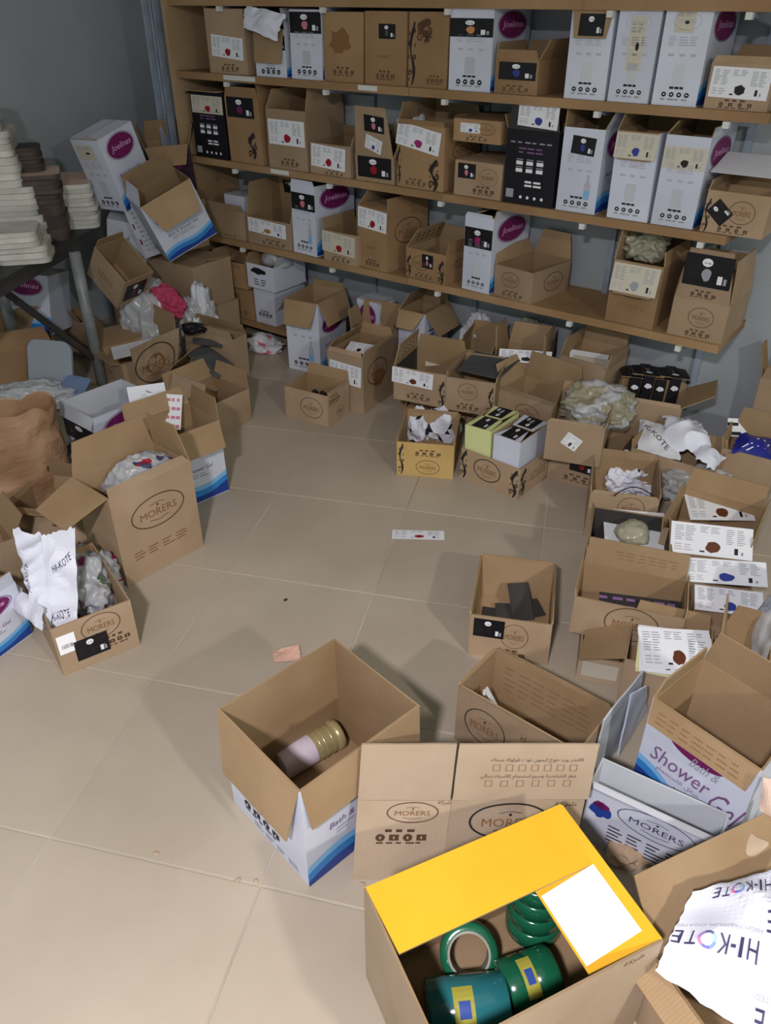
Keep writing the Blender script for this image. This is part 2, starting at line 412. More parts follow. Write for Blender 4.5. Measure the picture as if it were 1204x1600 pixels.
def frame(o, u, v):
    u = u.normalized(); n = u.cross(v).normalized(); v = n.cross(u)
    m = Matrix((u, v, n)).transposed().to_4x4(); m.translation = o
    return m
# ------------------------------------------------------------------ builders
def put_print(parent, o, u, v, W, H, p):
    kind, cu, cv, su, sv = p[:5]
    kw = dict(p[5]) if len(p) > 5 and p[5] else {}
    rot = p[6] if len(p) > 6 else 0.0
    w, h = su * W, sv * H
    m = frame(o + u.normalized() * (cu * W) + v.normalized() * (cv * H), u, v)
    m = m @ Matrix.Rotation(R(rot), 4, 'Z') @ Matrix.Translation((-w / 2, -h / 2, 0))
    return link_mesh(PNAME[kind], decal_mesh(kind, w, h, **kw), parent, m)

SEED = [100]
def carton(name, label, loc, w, d, h, yaw=0.0, outer='kraft', inner='kraft_in', flaps=None, prints=(), tilt=(0, 0), group=None, cat='box', shear=None, taper=1.0, tear=None):
    SEED[0] += 1; rr = random.Random(SEED[0])
    root = thing(name, label, cat, group, loc, (tilt[0], tilt[1], yaw))
    t = 0.0045
    dx, dy = shear if shear else (rr.uniform(-.004, .004), rr.uniform(-.004, .004))
    B = [Vector((-w / 2, -d / 2, 0)), Vector((w / 2, -d / 2, 0)), Vector((w / 2, d / 2, 0)), Vector((-w / 2, d / 2, 0))]
    T = [Vector((p.x * taper + dx, p.y * taper + dy, h)) for p in B]
    ti = lambda p, q: Vector((p.x - math.copysign(t, p.x), p.y - math.copysign(t, p.y), q))
    IB = [ti(p, t) for p in B]
    IT = [Vector((q.x - math.copysign(t, p.x), q.y - math.copysign(t, p.y), h)) for p, q in zip(B, T)]
    v = B + T + IT + IB
    f = [(3, 2, 1, 0)]; fm = [0]
    for i in range(4):
        j = (i + 1) % 4
        f += [(i, j, 4 + j, 4 + i), (4 + i, 4 + j, 8 + j, 8 + i), (8 + i, 8 + j, 12 + j, 12 + i)]; fm += [0, 1, 1]
    f.append((12, 13, 14, 15)); fm.append(1)
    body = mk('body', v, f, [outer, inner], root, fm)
    side = {'f': (0, 1), 'r': (1, 2), 'b': (2, 3), 'l': (3, 0)}
    fl = {}
    for k, spec in (flaps or {}).items():
        ln, an = spec[0], spec[1]
        i, j = side[k]
        a, b = T[i], T[j]; u = (b - a).normalized(); inw = UP.cross(u)
        bend = spec[2] if len(spec) > 2 else rr.uniform(-8, 8)
        ins = 0.006 + 0.02 * rr.random() * ln / .1
        pts = []; p0 = Vector((0, 0, 0)); n = 4
        for s in range(n + 1):
            th = R(an + bend * s / n)
            dirv = inw * math.cos(th) + UP * math.sin(th)
            nout = -inw * math.sin(th) + UP * math.cos(th)
            if s: p0 = p0 + dirv * (ln / n)
            pts.append((p0.copy(), nout, dirv))
        vs, fs, m2 = [], [], []
        for s, (p, no, _) in enumerate(pts):
            k_ = 0.003 + ins * s / n
            base = no * 0.0012
            vs += [a + u * k_ + p + base, b - u * k_ + p + base, a + u * k_ + p - no * .0028, b - u * k_ + p - no * .0028]
        for s in range(n):
            q, z = 4 * s, 4 * s + 4
            fs += [(q, q + 1, z + 1, z), (q + 3, q + 2, z + 2, z + 3), (q + 1, q + 3, z + 3, z + 1), (q + 2, q, z, z + 2)]; m2 += [0, 1, 1, 1]
        e = 4 * n; fs += [(e, e + 1, e + 3, e + 2), (1, 0, 2, 3)]; m2 += [1, 1]
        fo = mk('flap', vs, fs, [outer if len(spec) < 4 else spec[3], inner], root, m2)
        fl[k] = (fo, a, b, u, pts[0][2] if abs(bend) < 1 else (pts[-1][0]).normalized(), ln)
    for p in prints:
        face = p[0]
        if face in side:
            i, j = side[face]
            a, b = B[i], B[j]; vv = (T[i] + T[j] - a - b) / 2
            put_print(body, a, b - a, vv, (b - a).length, vv.length, p[1:])
        elif face[0] == 'i':
            i, j = side[face[2]]
            a, b = IB[i], IB[j]; vv = (IT[i] + IT[j] - a - b) / 2
            put_print(body, b, a - b, vv, (b - a).length, vv.length, p[1:])
        else:
            k = face[2]; fo, a, b, u, dv, ln = fl[k]
            nout = u.cross(dv)
            if face[0] == 'F': put_print(fo, a + nout * .0014, u, dv, (b - a).length, ln, p[1:])
            else: put_print(fo, a + dv * ln - nout * .0032, u, -dv, (b - a).length, ln, p[1:])
    return root

LEVEL = {1: 1.555, 2: 1.26, 3: 0.885, 4: 0.508, 5: 0.09}
BT = 0.03
LG = {2: 'cartons on the upper shelf board', 3: 'cartons on the middle shelf board', 4: 'cartons on the lower shelf board', 5: 'cartons on the bottom shelf board'}
def sb(lev, xl, xr, yb, yt, d, label, outer='kraft', flaps=None, prints=(), back=0.015, yaw=0.0, z0=0.0, **kw):
    nf = DSH + back
    s0, _ = on_front(xl, yb, nf); s1, _ = on_front(xr, yb, nf)
    zb = LEVEL[lev] + BT + 0.0006 + z0
    h = on_front((xl + xr) / 2, yt, nf)[1] - zb
    w = s1 - s0 - 0.004
    h = min(h, 0.36)
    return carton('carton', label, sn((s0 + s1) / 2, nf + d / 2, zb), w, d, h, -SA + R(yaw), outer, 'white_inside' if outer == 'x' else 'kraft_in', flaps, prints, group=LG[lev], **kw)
FG = 'cartons standing about on the floor'
def fb(fl, fr, zr, d, h, label, outer='kraft', flaps=None, prints=(), z0=0.0, w=None, group=FG, name='carton', yaw=0.0, **kw):
    a, b = at(fl[0], fl[1], zr), at(fr[0], fr[1], zr)
    u = b - a; ww = w or u.length; u.normalize(); n = Vector((-u.y, u.x, 0))
    c = a + u * ww / 2 + n * d / 2; c.z = z0 + 0.0008
    return carton(name, label, c, ww, d, h, math.atan2(u.y, u.x) + yaw, outer, kw.pop('inner', 'kraft_in'), flaps, prints, group=group, **kw)

def ico(sub):
    import bmesh
    bm = bmesh.new(); bmesh.ops.create_icosphere(bm, subdivisions=sub, radius=1.0)
    bm.verts.ensure_lookup_table()
    v = [p.co.copy() for p in bm.verts]; f = [tuple(q.index for q in p.verts) for p in bm.faces]
    bm.free(); return v, f
ICO = {k: ico(k) for k in (2, 3, 4, 5)}
def crumple(name, label, cat, loc, size, m, seed=1, yaw=0.0, sub=3, rough=0.4, ink=None, group=None, smooth=False, parent=None, flat=-0.55, spikes=0.0):
    """a crumpled lump of paper or film resting on its flat underside"""
    v, f = ICO[sub]; so = Vector((seed * 3.7, seed * 1.3, seed * 2.1)); out = []
    for p in v:
        k = 1 + rough * noise.noise(p * 1.6 + so) + rough * .55 * (1 - 2 * abs(noise.noise(p * 3.4 + so))) - rough * .3
        if sub >= 3: k += rough * .25 * noise.noise(p * 7.5 + so)
        if sub >= 5: k += rough * .22 * (1 - 2 * abs(noise.noise(p * 6.1 - so))) + rough * .10 * noise.noise(p * 15 + so)
        if spikes: k += spikes * max(0, noise.noise(p * 2.2 - so)) ** 2 * 4
        q = Vector((p.x * k, p.y * k, p.z * k))
        if q.z < flat: q.z = flat + (q.z - flat) * .1
        out.append(Vector((q.x * size[0] / 2, q.y * size[1] / 2, (q.z - flat) * size[2] / (1 - flat))))
    zmin = min(q.z for q in out)
    for q in out: q.z -= zmin
    mats = [m]; fm = None
    if ink:
        mats = [m] + [i[0] for i in ink]; fm = []
        for q in f:
            c = (v[q[0]] + v[q[1]] + v[q[2]]) / 3; s = 0
            for n_, (im, fr_, th) in enumerate(ink):
                if noise.noise(c * fr_ + so * (n_ + 2)) > th: s = n_ + 1
            fm.append(s)
    o = mk(name, out, f, mats, parent, fm, smooth or m.startswith('film'))
    o.location = loc; o.rotation_euler.z = yaw
    if not parent: tag(o, label, cat, group)
    return o

class Sheet:
    """a bent, creased sheet between four corner points, with a thickness of its own"""
    def __init__(self, P, amp=0.01, seed=1, freq=6.0, bow=0.0, tear=0.0, th=0.0012):
        self.P, self.amp, self.seed, self.freq, self.bow, self.tear, self.th = [Vector(p) for p in P], amp, seed, freq, bow, tear, th
        a, b, c, d = self.P
        self.n = ((b - a).cross(d - a)).normalized()
    def S(self, u, v, off=0.0):
        a, b, c, d = self.P
        if self.tear:
            u = u + self.tear * noise.noise(Vector((v * 9, self.seed * 5.1, 0))) * abs(2 * u - 1); v = v + self.tear * noise.noise(Vector((u * 9, 0, self.seed * 3.3))) * abs(2 * v - 1)
        p = (a * (1 - u) + b * u) * (1 - v) + (d * (1 - u) + c * u) * v
        q = p * self.freq + Vector((self.seed * 7.1, 0, 0))
        k = noise.noise(q) + .7 * (1 - 2 * abs(noise.noise(q * 1.7))) - .2
        return p + self.n * (self.amp * k + self.bow * (1 - (2 * u - 1) ** 2) * (1 - (2 * v - 1) ** 2) + off)
    def build(self, name, m, nu=14, nv=14, parent=None, smooth=False, back=None):
        v = []; f = []; fm = []
        for k in (0, 1):
            for j in range(nv + 1):
                for i in range(nu + 1): v.append(self.S(i / nu, j / nv, -self.th * k))
        M = (nu + 1) * (nv + 1); ix = lambda i, j, k: k * M + j * (nu + 1) + i
        for j in range(nv):
            for i in range(nu):
                f.append((ix(i, j, 0), ix(i + 1, j, 0), ix(i + 1, j + 1, 0), ix(i, j + 1, 0))); fm.append(0)
                f.append((ix(i, j + 1, 1), ix(i + 1, j + 1, 1), ix(i + 1, j, 1), ix(i, j, 1))); fm.append(1)
        rim = [(i, 0) for i in range(nu)] + [(nu, j) for j in range(nv)] + [(i, nv) for i in range(nu, 0, -1)] + [(0, j) for j in range(nv, 0, -1)]
        for k, (i, j) in enumerate(rim):
            i2, j2 = rim[(k + 1) % len(rim)]
            f.append((ix(i, j, 1), ix(i2, j2, 1), ix(i2, j2, 0), ix(i, j, 0))); fm.append(1)
        return mk(name, v, f, [m, back or m], parent, fm, smooth)
    def paint(self, name, g, W, H, parent):
        """print that follows the sheet"""
        me = bpy.data.meshes.new(name)
        me.from_pydata([tuple(self.S(x / W, y / H, z * .8 + .0006)) for x, y, z in g.v], [], g.f)
        for m in g.mats: me.materials.append(MATS[m])
        me.polygons.foreach_set('material_index', g.m); me.update()
        return link_mesh(name, me, parent)

def card(label, o, u, v, w, h, kind='white_label', kw=None, group=None, th=0.0012, base='label_white', name='label_card', cat='label'):
    """a loose printed card: lower left corner, direction of its foot, direction up"""
    r = tag(mk(name, *box_vf(0, w, 0, h, -th, 0), base), label, cat, group)
    r.matrix_world = frame(Vector(o), Vector(u), Vector(v))
    link_mesh(PNAME[kind], decal_mesh(kind, w, h, **(kw or {})), r, Matrix.Translation((0, 0, -.0005)))
    return r
def round_slab(w, d, z0, z1, r=0.03, n=5):
    pts = []
    for cx, cy, a in ((w / 2 - r, -d / 2 + r, -90), (w / 2 - r, d / 2 - r, 0), (-w / 2 + r, d / 2 - r, 90), (-w / 2 + r, -d / 2 + r, 180)):
        for k in range(n + 1): t = R(a + 90 * k / n); pts.append((cx + r * math.cos(t), cy + r * math.sin(t)))
    m = len(pts)
    v = [(x, y, z0) for x, y in pts] + [(x, y, z1) for x, y in pts]
    f = [tuple(range(m))[::-1], tuple(range(m, 2 * m))] + [(i, (i + 1) % m, m + (i + 1) % m, m + i) for i in range(m)]
    return v, f
def lathe(prof, seg=20):
    v, f = [], []
    for r, z in prof: v += [(r * math.cos(6.28318 * k / seg), r * math.sin(6.28318 * k / seg), z) for k in range(seg)]
    for i in range(len(prof) - 1):
        for k in range(seg): f.append((i * seg + k, i * seg + (k + 1) % seg, (i + 1) * seg + (k + 1) % seg, (i + 1) * seg + k))
    return v, f
def align(o, p, axis):
    """put o at p with its z along axis"""
    q = Vector((0, 0, 1)).rotation_difference(Vector(axis).normalized())
    o.rotation_mode = 'QUATERNION'; o.rotation_quaternion = q; o.location = p

# ------------------------------------------------------------------ the room
SL, NB = -4.0, DW                                # left wall, shelf wall
def clip(poly, f):
    out = []
    for i in range(len(poly)):
        p, q = poly[i], poly[(i + 1) % len(poly)]; a, b = f(p), f(q)
        if a >= 0: out.append(p)
        if (a >= 0) != (b >= 0): out.append(p + (q - p) * (a / (a - b)))
    return out
fcorn = [sn(SL, -1.5), sn(2.6, -1.5), sn(2.6, NB), sn(SL, NB)]
floor = struct(mk('floor', [p + UP * -.0025 for p in fcorn] + [p + UP * -.1 for p in fcorn], [(0, 1, 2, 3), (7, 6, 5, 4), (0, 4, 5, 1), (1, 5, 6, 2), (2, 6, 7, 3), (3, 7, 4, 0)], 'grout'))
TS, TA, TO = 0.505, R(-13.2), Vector((-0.414, 2.560, 0))
tu, tv = Vector((math.cos(TA), math.sin(TA), 0)), Vector((-math.sin(TA), math.cos(TA), 0))
gap = 0.0022
full = None
for i in range(-9, 10):
    for j in range(-10, 7):
        c = TO + tu * TS * i + tv * TS * j
        q = [c + tu * a + tv * b for a, b in ((gap, gap), (TS - gap, gap), (TS - gap, TS - gap), (gap, TS - gap))]
        n0 = len(q); q0 = [p.copy() for p in q]
        for fn in (lambda p: p.dot(E1) - SL - .002, lambda p: NB - .002 - p.dot(EN), lambda p: 2.55 - p.dot(E1), lambda p: p.dot(EN) + 1.45, lambda p: p.y + 0.75, lambda p: 2.9 - p.x):
            if q: q = clip(q, fn)
        if len(q) < 3: continue
        whole = len(q) == 4 and all((a - b).length < 1e-6 for a, b in zip(q, q0))
        if whole and full:
            link_mesh('tile', full, floor, Matrix.Translation(c)); continue
        n = len(q); b = 0.0016; cen = sum((p - c for p in q), Vector()) / n
        top = [(p - c) + (cen - (p - c)).normalized() * b for p in q]
        v = [p - c + UP * -.0035 for p in q] + [p - c + UP * -.0008 for p in q] + top
        f = [tuple(range(2 * n, 3 * n))] + [(k + o_, (k + 1) % n + o_, (k + 1) % n + n + o_, k + n + o_) for o_ in (0, n) for k in range(n)]
        t_ = mk('tile', v, f, 'tile_face', floor); t_.location = c
        if whole: full = t_.data
struct(frame_box('wall_back', sn(SL - .12, NB, -.1), E1 * 6.7, EN * .12, UP * 3.0, 'wall_paint'))
struct(frame_box('wall_left', sn(SL - .12, -1.5, -.1), E1 * .12, EN * (NB + 1.5), UP * 3.0, 'wall_paint'))
struct(frame_box('ceiling', sn(SL - .12, -3.5, 2.9), E1 * 6.8, EN * (NB + 3.6), UP * .1, 'ceiling_paint'))

# ceiling lamps: flat round downlights on short stems, behind and above the viewer
for (p, en, c), lab in zip(LAMPS, ('round flat ceiling lamp above the floor on the left', 'round flat ceiling lamp above the floor on the right')):
    t = thing('ceiling_lamp', lab, 'lamp', 'ceiling lamps', (p[0], p[1], 2.9))
    dz = p[2] - 2.9
    v, f = lathe([(0.0, 0), (.05, 0), (.05, -.03), (.015, -.05), (.015, dz + .06), (.13, dz + .05), (.14, dz + .012), (.125, dz + .012), (0, dz + .02)]); mk('lamp_holder', v, f, 'white_tip', t)
    m = mat('lamp_glow_' + lab.split()[-1], (255, 250, 240), .3); bs = m.node_tree.nodes['Principled BSDF']
    bs.inputs['Emission Color'].default_value = c + (1,); bs.inputs['Emission Strength'].default_value = 10
    v, f = lathe([(.124, dz + .013), (.124, dz + .006), (0, dz + .004)]); mk('diffuser', v, f, m.name, t)
    ld = bpy.data.lights.new('lamp_light', 'AREA'); ld.energy = en; ld.color = c; ld.shape = 'DISK'; ld.size = .2
    lo = bpy.data.objects.new('lamp_light', ld); COL.objects.link(lo); lo.parent = t; lo.location = (0, 0, dz)

# ------------------------------------------------------------------ shelving
sh = thing('storage_shelf', 'long wooden wall shelving with five boards against the grey wall', 'shelf', loc=sn(-3.4, NB))
def part(o, p=sh):
    o.parent = p; o.matrix_parent_inverse = Matrix.Translation(-Vector(p.location)); return o
dep = NB - DSH - .004
SR = {1: 0.35, 2: -0.655, 3: -0.70, 4: -0.64, 5: -2.62}
for k in (1, 2, 3, 4, 5):
    s0, s1 = -3.385, SR[k]
    cuts = [s0, (s0 + s1) / 2 + .2 * (k % 2), s1] if k < 5 else [s0, s1]
    for a, b in zip(cuts, cuts[1:]):
        part(frame_box('shelf_board', sn(a + .0008, DSH + random.uniform(-.002, .002), LEVEL[k]), E1 * (b - a - .0016), EN * dep, UP * BT, 'wood'))
part(frame_box('end_panel', sn(-3.41, DSH - .02, .0), E1 * .022, EN * (dep + .018), UP * 2.1, 'panel_wood'))
ups = [-3.05, -2.45, -1.85, -1.22, -0.78]
for s in ups:
    part(frame_box('upright', sn(s - .012, NB - .022, .12), E1 * .024, EN * .02, UP * 1.9, 'strip_metal'))
    for k in (1, 2, 3, 4):
        z = LEVEL[k] - .0005
        v = [sn(s + a, n, z + b) for a in (-.008, .008) for n, b in ((DSH + .013, 0), (DSH + .013, -.012), (NB - .024, -.05), (NB - .024, 0))]
        f = [(3, 2, 1, 0), (4, 5, 6, 7), (0, 1, 5, 4), (1, 2, 6, 5), (2, 3, 7, 6), (3, 0, 4, 7)]
        part(mk('bracket', v, f, 'strip_metal'))
        part(frame_box('bracket_cap', sn(s - .010, DSH - .010, z - .020), E1 * .020, EN * .022, UP * .0195, 'white_tip'))
# paper strips stuck along the board edges
for x0, x1, y, k in ((350, 399, 122, 2), (424, 452, 272, 3), (560, 590, 146, 2)):
    a, _ = on_front(x0, y, DSH); b, _ = on_front(x1, y, DSH)
    part(frame_box('edge_label', sn(a, DSH - .0048, LEVEL[k] + .008), E1 * (b - a), EN * .002, UP * .019, 'white_tip'))
# leaning metal channel in the corner
ms = thing('metal_channel', 'pale blue grey metal channel standing upright beside the shelf end', 'metal strip', loc=sn(-3.5, 2.9))
for o_, w_, d_ in ((0, .085, .006), (.0, .010, .04), (.075, .010, .04), (.036, .012, .025)):
    part(frame_box('channel_rib', sn(-3.545 + o_, 2.90 - d_, 0.002), E1 * w_, EN * d_, UP * 2.3, 'strip_metal'), ms)
# ------------------------------------------------------------------ cartons on the shelves
WL = lambda f, acc, cu=.5, cv=.5, su=.84, sv=.4, rot=0, base='label_white', seed=1: (f, 'white_label', cu, cv, su, sv, {'acc': acc, 'base': base, 'seed': seed}, rot)
BL = lambda f, acc, cu=.5, cv=.5, su=.84, sv=.3, rot=0, seed=1: (f, 'black_label', cu, cv, su, sv, {'acc': acc, 'seed': seed}, rot)
LOGO = lambda f, cu=.5, cv=.6, su=.55, sv=.3, ink='print_brown', t=.022: (f, 'logo', cu, cv, su, sv, {'ink': ink, 't': t})
ICON = lambda f, cu=.5, cv=.15, su=.6, sv=.16, ink='print_brown', rot=0: (f, 'icons', cu, cv, su, sv, {'ink': ink}, rot)
FLO = lambda f, cu=.85, cv=.4, su=.25, sv=.7, ink='print_dark': (f, 'flourish', cu, cv, su, sv, {'ink': ink})
WF = lambda f='f', **k: (f, 'white_front', .5, .5, 1, 1, k)
WS = lambda f='r': (f, 'white_side', .5, .5, 1, 1, {})
CLOSED = lambda d: {'f': (d * .49, 1, 1), 'b': (d * .49, 1, 1), 'l': (.08, -3, 0), 'r': (.08, -3, 0)}

# upper board
sb(2, 329, 388, 118, 14, .27, 'kraft carton with a red berry label, leftmost on the upper shelf board', 'kraft', {'l': (.10, 118), 'f': (.13, 2, 1), 'b': (.13, 2, 1)}, [WL('f', 'red', .52, .42, .82, .34, -4), ICON('f', .55, .1, .5, .13)])
sb(2, 401, 449, 122, 45, .26, 'white carton with a kraft front flap hanging down under a crumpled bag', 'white_board', {'f': (.13, 262, 0), 'b': (.10, 80), 'l': (.1, 110), 'r': (.08, 70)}, [WF('f'), WS('r'), BL('f', 'magenta', .8, .72, .4, .3)])
sb(2, 456, 505, 127, 15, .27, 'white carton with a wide black label across its top, beside the crumpled bag', 'white_board', CLOSED(.27), [WF('f', oval=False), BL('f', 'pinkish', .5, .82, .98, .3), WS('l'), WS('r')])
sb(2, 507, 568, 137, 19, .28, 'closed orange brown carton with a faint round stain, on the upper shelf board', 'kraft_orange', CLOSED(.28), [('f', 'stain', .42, .6, .5, .36, {'seed': 3}), ICON('f', .5, .16, .6, .14), LOGO('r')])
sb(2, 570, 634, 143, 18, .28, 'closed orange brown carton with a small square black label on the upper shelf', 'kraft_orange', CLOSED(.28), [BL('f', 'green_cloth', .54, .74, .40, .2), ICON('f', .5, .14, .5, .14), ('f', 'text_lines', .46, .4, .3, .04, {})])
sb(2, 636, 697, 148, 19, .28, 'closed brown carton with dark scroll print beside the tall banded white carton', 'kraft_orange', CLOSED(.28), [FLO('f', .10, .45, .24, .85), ('f', 'flourish', .4, .76, .5, .28, {'ink': 'print_brown'}), ICON('f', .7, .12, .45, .13)])
sb(2, 699, 765, 152, 12, .28, 'tall white carton with a black band label, between scroll printed cartons on the upper board', 'white_board', CLOSED(.28), [WF('f', oval=False), BL('f', 'orange', .5, .77, 1.0, .22), WS('r')])
sb(2, 770, 838, 155, 92, .24, 'low torn kraft carton with a blue black label on the upper shelf board', 'kraft_orange', {'f': (.03, 100), 'r': (.07, 120), 'b': (.05, 85), 'l': (.05, 95)}, [BL('f', 'blue', .52, .66, .86, .5), ICON('f', .5, .17, .7, .2)])
sb(2, 879, 944, 155, 13, .28, 'white carton with a kraft flap and black label folded over its front top', 'white_board', {'f': (.085, 265, 0), 'b': (.09, 95), 'l': (.08, 95), 'r': (.08, 80)}, [WF('f', oval=False), BL('I:f', 'ink', .52, .45, .6, .75)])
sb(2, 947, 1012, 158, 9, .28, 'tall white carton with a long faded vertical label, on the upper shelf board', 'white_board', CLOSED(.28), [WF('f'), ('f', 'film_label', .5, .62, .36, .55, {})])
sb(2, 1015, 1087, 167, 6, .28, 'tall white carton with a faded square label, rightmost tall one of the upper board', 'white_board', CLOSED(.28), [WF('f'), ('f', 'film_label', .44, .84, .42, .22, {}), WS('r')])
sb(2, 1094, 1196, 183, 98, .24, 'low kraft carton with a white blue flower label at the upper board end', 'kraft', {'b': (.04, 80), 'f': (.02, 95)}, [WL('f', 'ink', .5, .58, .92, .66, -1, seed=8), ICON('f', .5, .13, .6, .2)])
bp_ = []
for x_, y_, k_ in ((379, 42, .03), (430, 64, .035), (446, 22, .02), (386, 9, -.01)):
    s_, z_ = on_front(x_, y_, DSH - k_); bp_.append(sn(s_, DSH - k_, z_))
tag(Sheet(bp_, .012, 5, 11, .012, .06, .001).build('plastic_bag', 'wrap_paper', 16, 16), 'white crumpled plastic bag hanging over the open carton on the upper shelf', 'bag')

# middle board
sb(3, 307, 357, 241, 143, .27, 'black carton with a white red flower label and two rows of check boxes', 'black_board', {'f': (.03, 178), 'l': (.07, 200), 'b': (.05, 90)}, [('f', 'black_front', .5, .42, 1, .84, {}), WL('f', 'red', .5, .8, .94, .26, 0, 'label_faded')])
sb(3, 361, 412, 253, 152, .27, 'kraft carton with a burgundy black label and a curled scroll print', 'kraft_orange', {'f': (.04, 90, 0), 'r': (.06, 70), 'b': (.08, 80), 'l': (.05, 60)}, [BL('f', 'purple', .45, .84, .8, .30), FLO('f', .72, .28, .3, .4)])
sb(3, 421, 481, 264, 172, .27, 'kraft carton with a dark red flower label, flaps raised, on the middle board', 'kraft', {'b': (.09, 85), 'l': (.08, 70), 'r': (.10, 88, 0)}, [WL('f', 'red', .5, .62, .92, .42, 0, seed=2), ICON('f', .55, .12, .5, .14), WL('I:r', 'ink', .5, .5, .5, .6)])
sb(3, 485, 548, 273, 226, .24, 'low kraft carton with a big white red flower label on the middle shelf board', 'kraft', {'b': (.05, 70), 'r': (.04, 100)}, [WL('f', 'red', .45, .58, .84, .72, -3, seed=3), ICON('f', .6, .1, .5, .16)])
sb(3, 556, 616, 284, 243, .25, 'kraft carton with a tall raised front flap carrying two small labels', 'kraft', {'f': (.19, 96, 4), 'b': (.1, 100), 'r': (.07, 110), 'l': (.07, 70)}, [BL('f', 'red', .5, .55, .88, .78), BL('F:f', 'pinkish', .58, .66, .5, .34, -4), WL('F:f', 'blue', .52, .24, .42, .3, -18)])
crumple('plastic_bag', 'white plastic lump poking out behind the raised kraft flap on the middle board', 'bag', sn(on_front(618, 180, DSH)[0] - .03, DSH + .16, LEVEL[3] + BT + .20), (.13, .1, .07), 'paper', 7, 0, 3, .35)
sb(3, 619, 692, 307, 196, .28, 'tall kraft carton with a tilted white purple flower label and scroll corner', 'kraft_orange', {'b': (.10, 80), 'l': (.08, 75), 'f': (.02, 90)}, [WL('f', 'magenta', .45, .80, .92, .36, -9), FLO('f', .8, .25, .26, .5), FLO('f', .04, .35, .12, .6), LOGO('r'), ICON('f', .42, .1, .5, .12)])
sb(3, 707, 781, 318, 253, .26, 'low kraft carton with a dark square label, lower of two stacked', 'kraft', CLOSED(.26), [BL('f', 'pinkish', .26, .72, .38, .42), LOGO('f', .72, .6, .4, .5, 'print_rust'), ICON('f', .64, .22, .5, .26)])
sb(3, 706, 780, 250, 187, .26, 'low kraft carton with a small white label, upper of two stacked', 'kraft_orange', CLOSED(.26), [WL('f', 'blue', .36, .62, .42, .42), LOGO('f', .68, .62, .4, .52), ICON('f', .5, .18, .5, .24)], z0=.20)
sb(3, 784, 864, 318, 203, .28, 'black carton with a raised black flap bearing a white blue flower label', 'black_board', {'f': (.10, 92, 0, 'dark_liner'), 'b': (.08, 90), 'l': (.05, 120)}, [('f', 'black_front', .5, .5, 1, 1, {}), WL('F:f', 'blue', .58, .5, .76, .8, -3, seed=6)])
sb(3, 866, 929, 332, 199, .28, 'white carton with a small black label and bottle picture on the middle board', 'white_board', {'b': (.09, 85), 'r': (.06, 110), 'l': (.06, 95)}, [WF('f', bottle=True, oval=False), BL('f', 'blue', .52, .80, .58, .21, -4), WS('r')])
sb(3, 946, 1012, 340, 204, .28, 'white carton with a faded blue flower flap folded over its front', 'white_board', {'f': (.09, 264, 0), 'b': (.06, 90), 'l': (.06, 80)}, [WF('f', oval=False), WL('I:f', 'blue', .5, .5, .98, .9, 0, 'label_faded'), ('f', 'logo', .5, .72, .5, .2, {'ink': 'print_pale'})])
sb(3, 1014, 1083, 352, 210, .28, 'white carton with a wrinkled faded label, rightmost white one of the middle board', 'white_board', {'b': (.06, 95), 'r': (.03, 95), 'l': (.05, 60)}, [WF('f', oval=False), ('f', 'white_label', .5, .76, .98, .24, {'acc': 'print_dark', 'base': 'label_faded'}), WS('r')])
sb(3, 1090, 1192, 366, 300, .24, 'low kraft carton with a tilted black label at the middle board end', 'kraft', {'b': (.05, 60), 'l': (.03, 80)}, [BL('f', 'ink', .26, .5, .28, .52, 50), LOGO('f', .6, .55, .42, .55), ICON('f', .52, .14, .55, .2), FLO('f', .06, .4, .12, .8)])
sx = on_front(1150, 300, DSH)[0]
card('loose white paper sheet lying on the low carton at the middle board end', sn(sx - .11, DSH + .05, LEVEL[3] + BT + .185), E1, EN + UP * .25, .20, .17, 'blank', {'m': 'label_white'}, name='paper_sheet', cat='paper')

# lower board
sb(4, 326, 383, 369, 328, .22, 'low plain kraft carton at the left end of the lower shelf board', 'kraft', {'f': (.03, 95)}, [('f', 'text_lines', .5, .1, .6, .1, {})])
s_, _ = on_front(362, 318, DSH + .03)
carton('small_carton', 'small white printed carton inside the plain kraft carton on the lower board', sn(s_, DSH + .12, LEVEL[4] + BT + .006), .14, .14, .20, -SA, 'white_board', 'white_inside', CLOSED(.14), [('f', 'text_lines', .5, .55, .6, .1, {'ink': 'print_dark', 'rows': 1, 'words': 2})], cat='box')
sb(4, 389, 456, 390, 344, .26, 'open kraft carton with a gold flower label on the lower shelf board', 'kraft', {'l': (.16, 84, 0), 'b': (.16, 80, 0), 'r': (.10, 100)}, [WL('f', 'gold', .46, .68, .86, .52, -2, seed=4), ICON('f', .6, .16, .6, .22), BL('I:b', 'gold', .5, .3, .7, .4)])
sb(4, 460, 499, 398, 290, .27, 'white carton with a dark band and a raised white rim on the lower board', 'white_board', {'f': (.02, 95), 'b': (.03, 85), 'l': (.04, 80)}, [WF('f', bottle=True, oval=False), BL('f', 'pinkish', .5, .76, .98, .24), WS('r')], yaw=-4)
sb(4, 506, 559, 407, 364, .25, 'low open kraft carton with a faded red berry label on the lower board', 'kraft', {'b': (.08, 80), 'l': (.05, 100)}, [WL('f', 'red', .45, .62, .96, .66, -3, 'label_faded'), ICON('f', .5, .12, .6, .2)], back=-.0)
sb(4, 561, 611, 432, 327, .28, 'tall kraft carton with a red berry label and a big side oval, lower board', 'kraft_orange', {'f': (.05, 20), 'b': (.10, 70), 'l': (.12, 55), 'r': (.05, 84)}, [WL('f', 'red', .5, .82, .96, .33, -3, seed=5), ICON('f', .5, .1, .5, .12), ('f', 'text_lines', .46, .36, .3, .05, {}), LOGO('r', .5, .62, .66, .42)], yaw=-6)
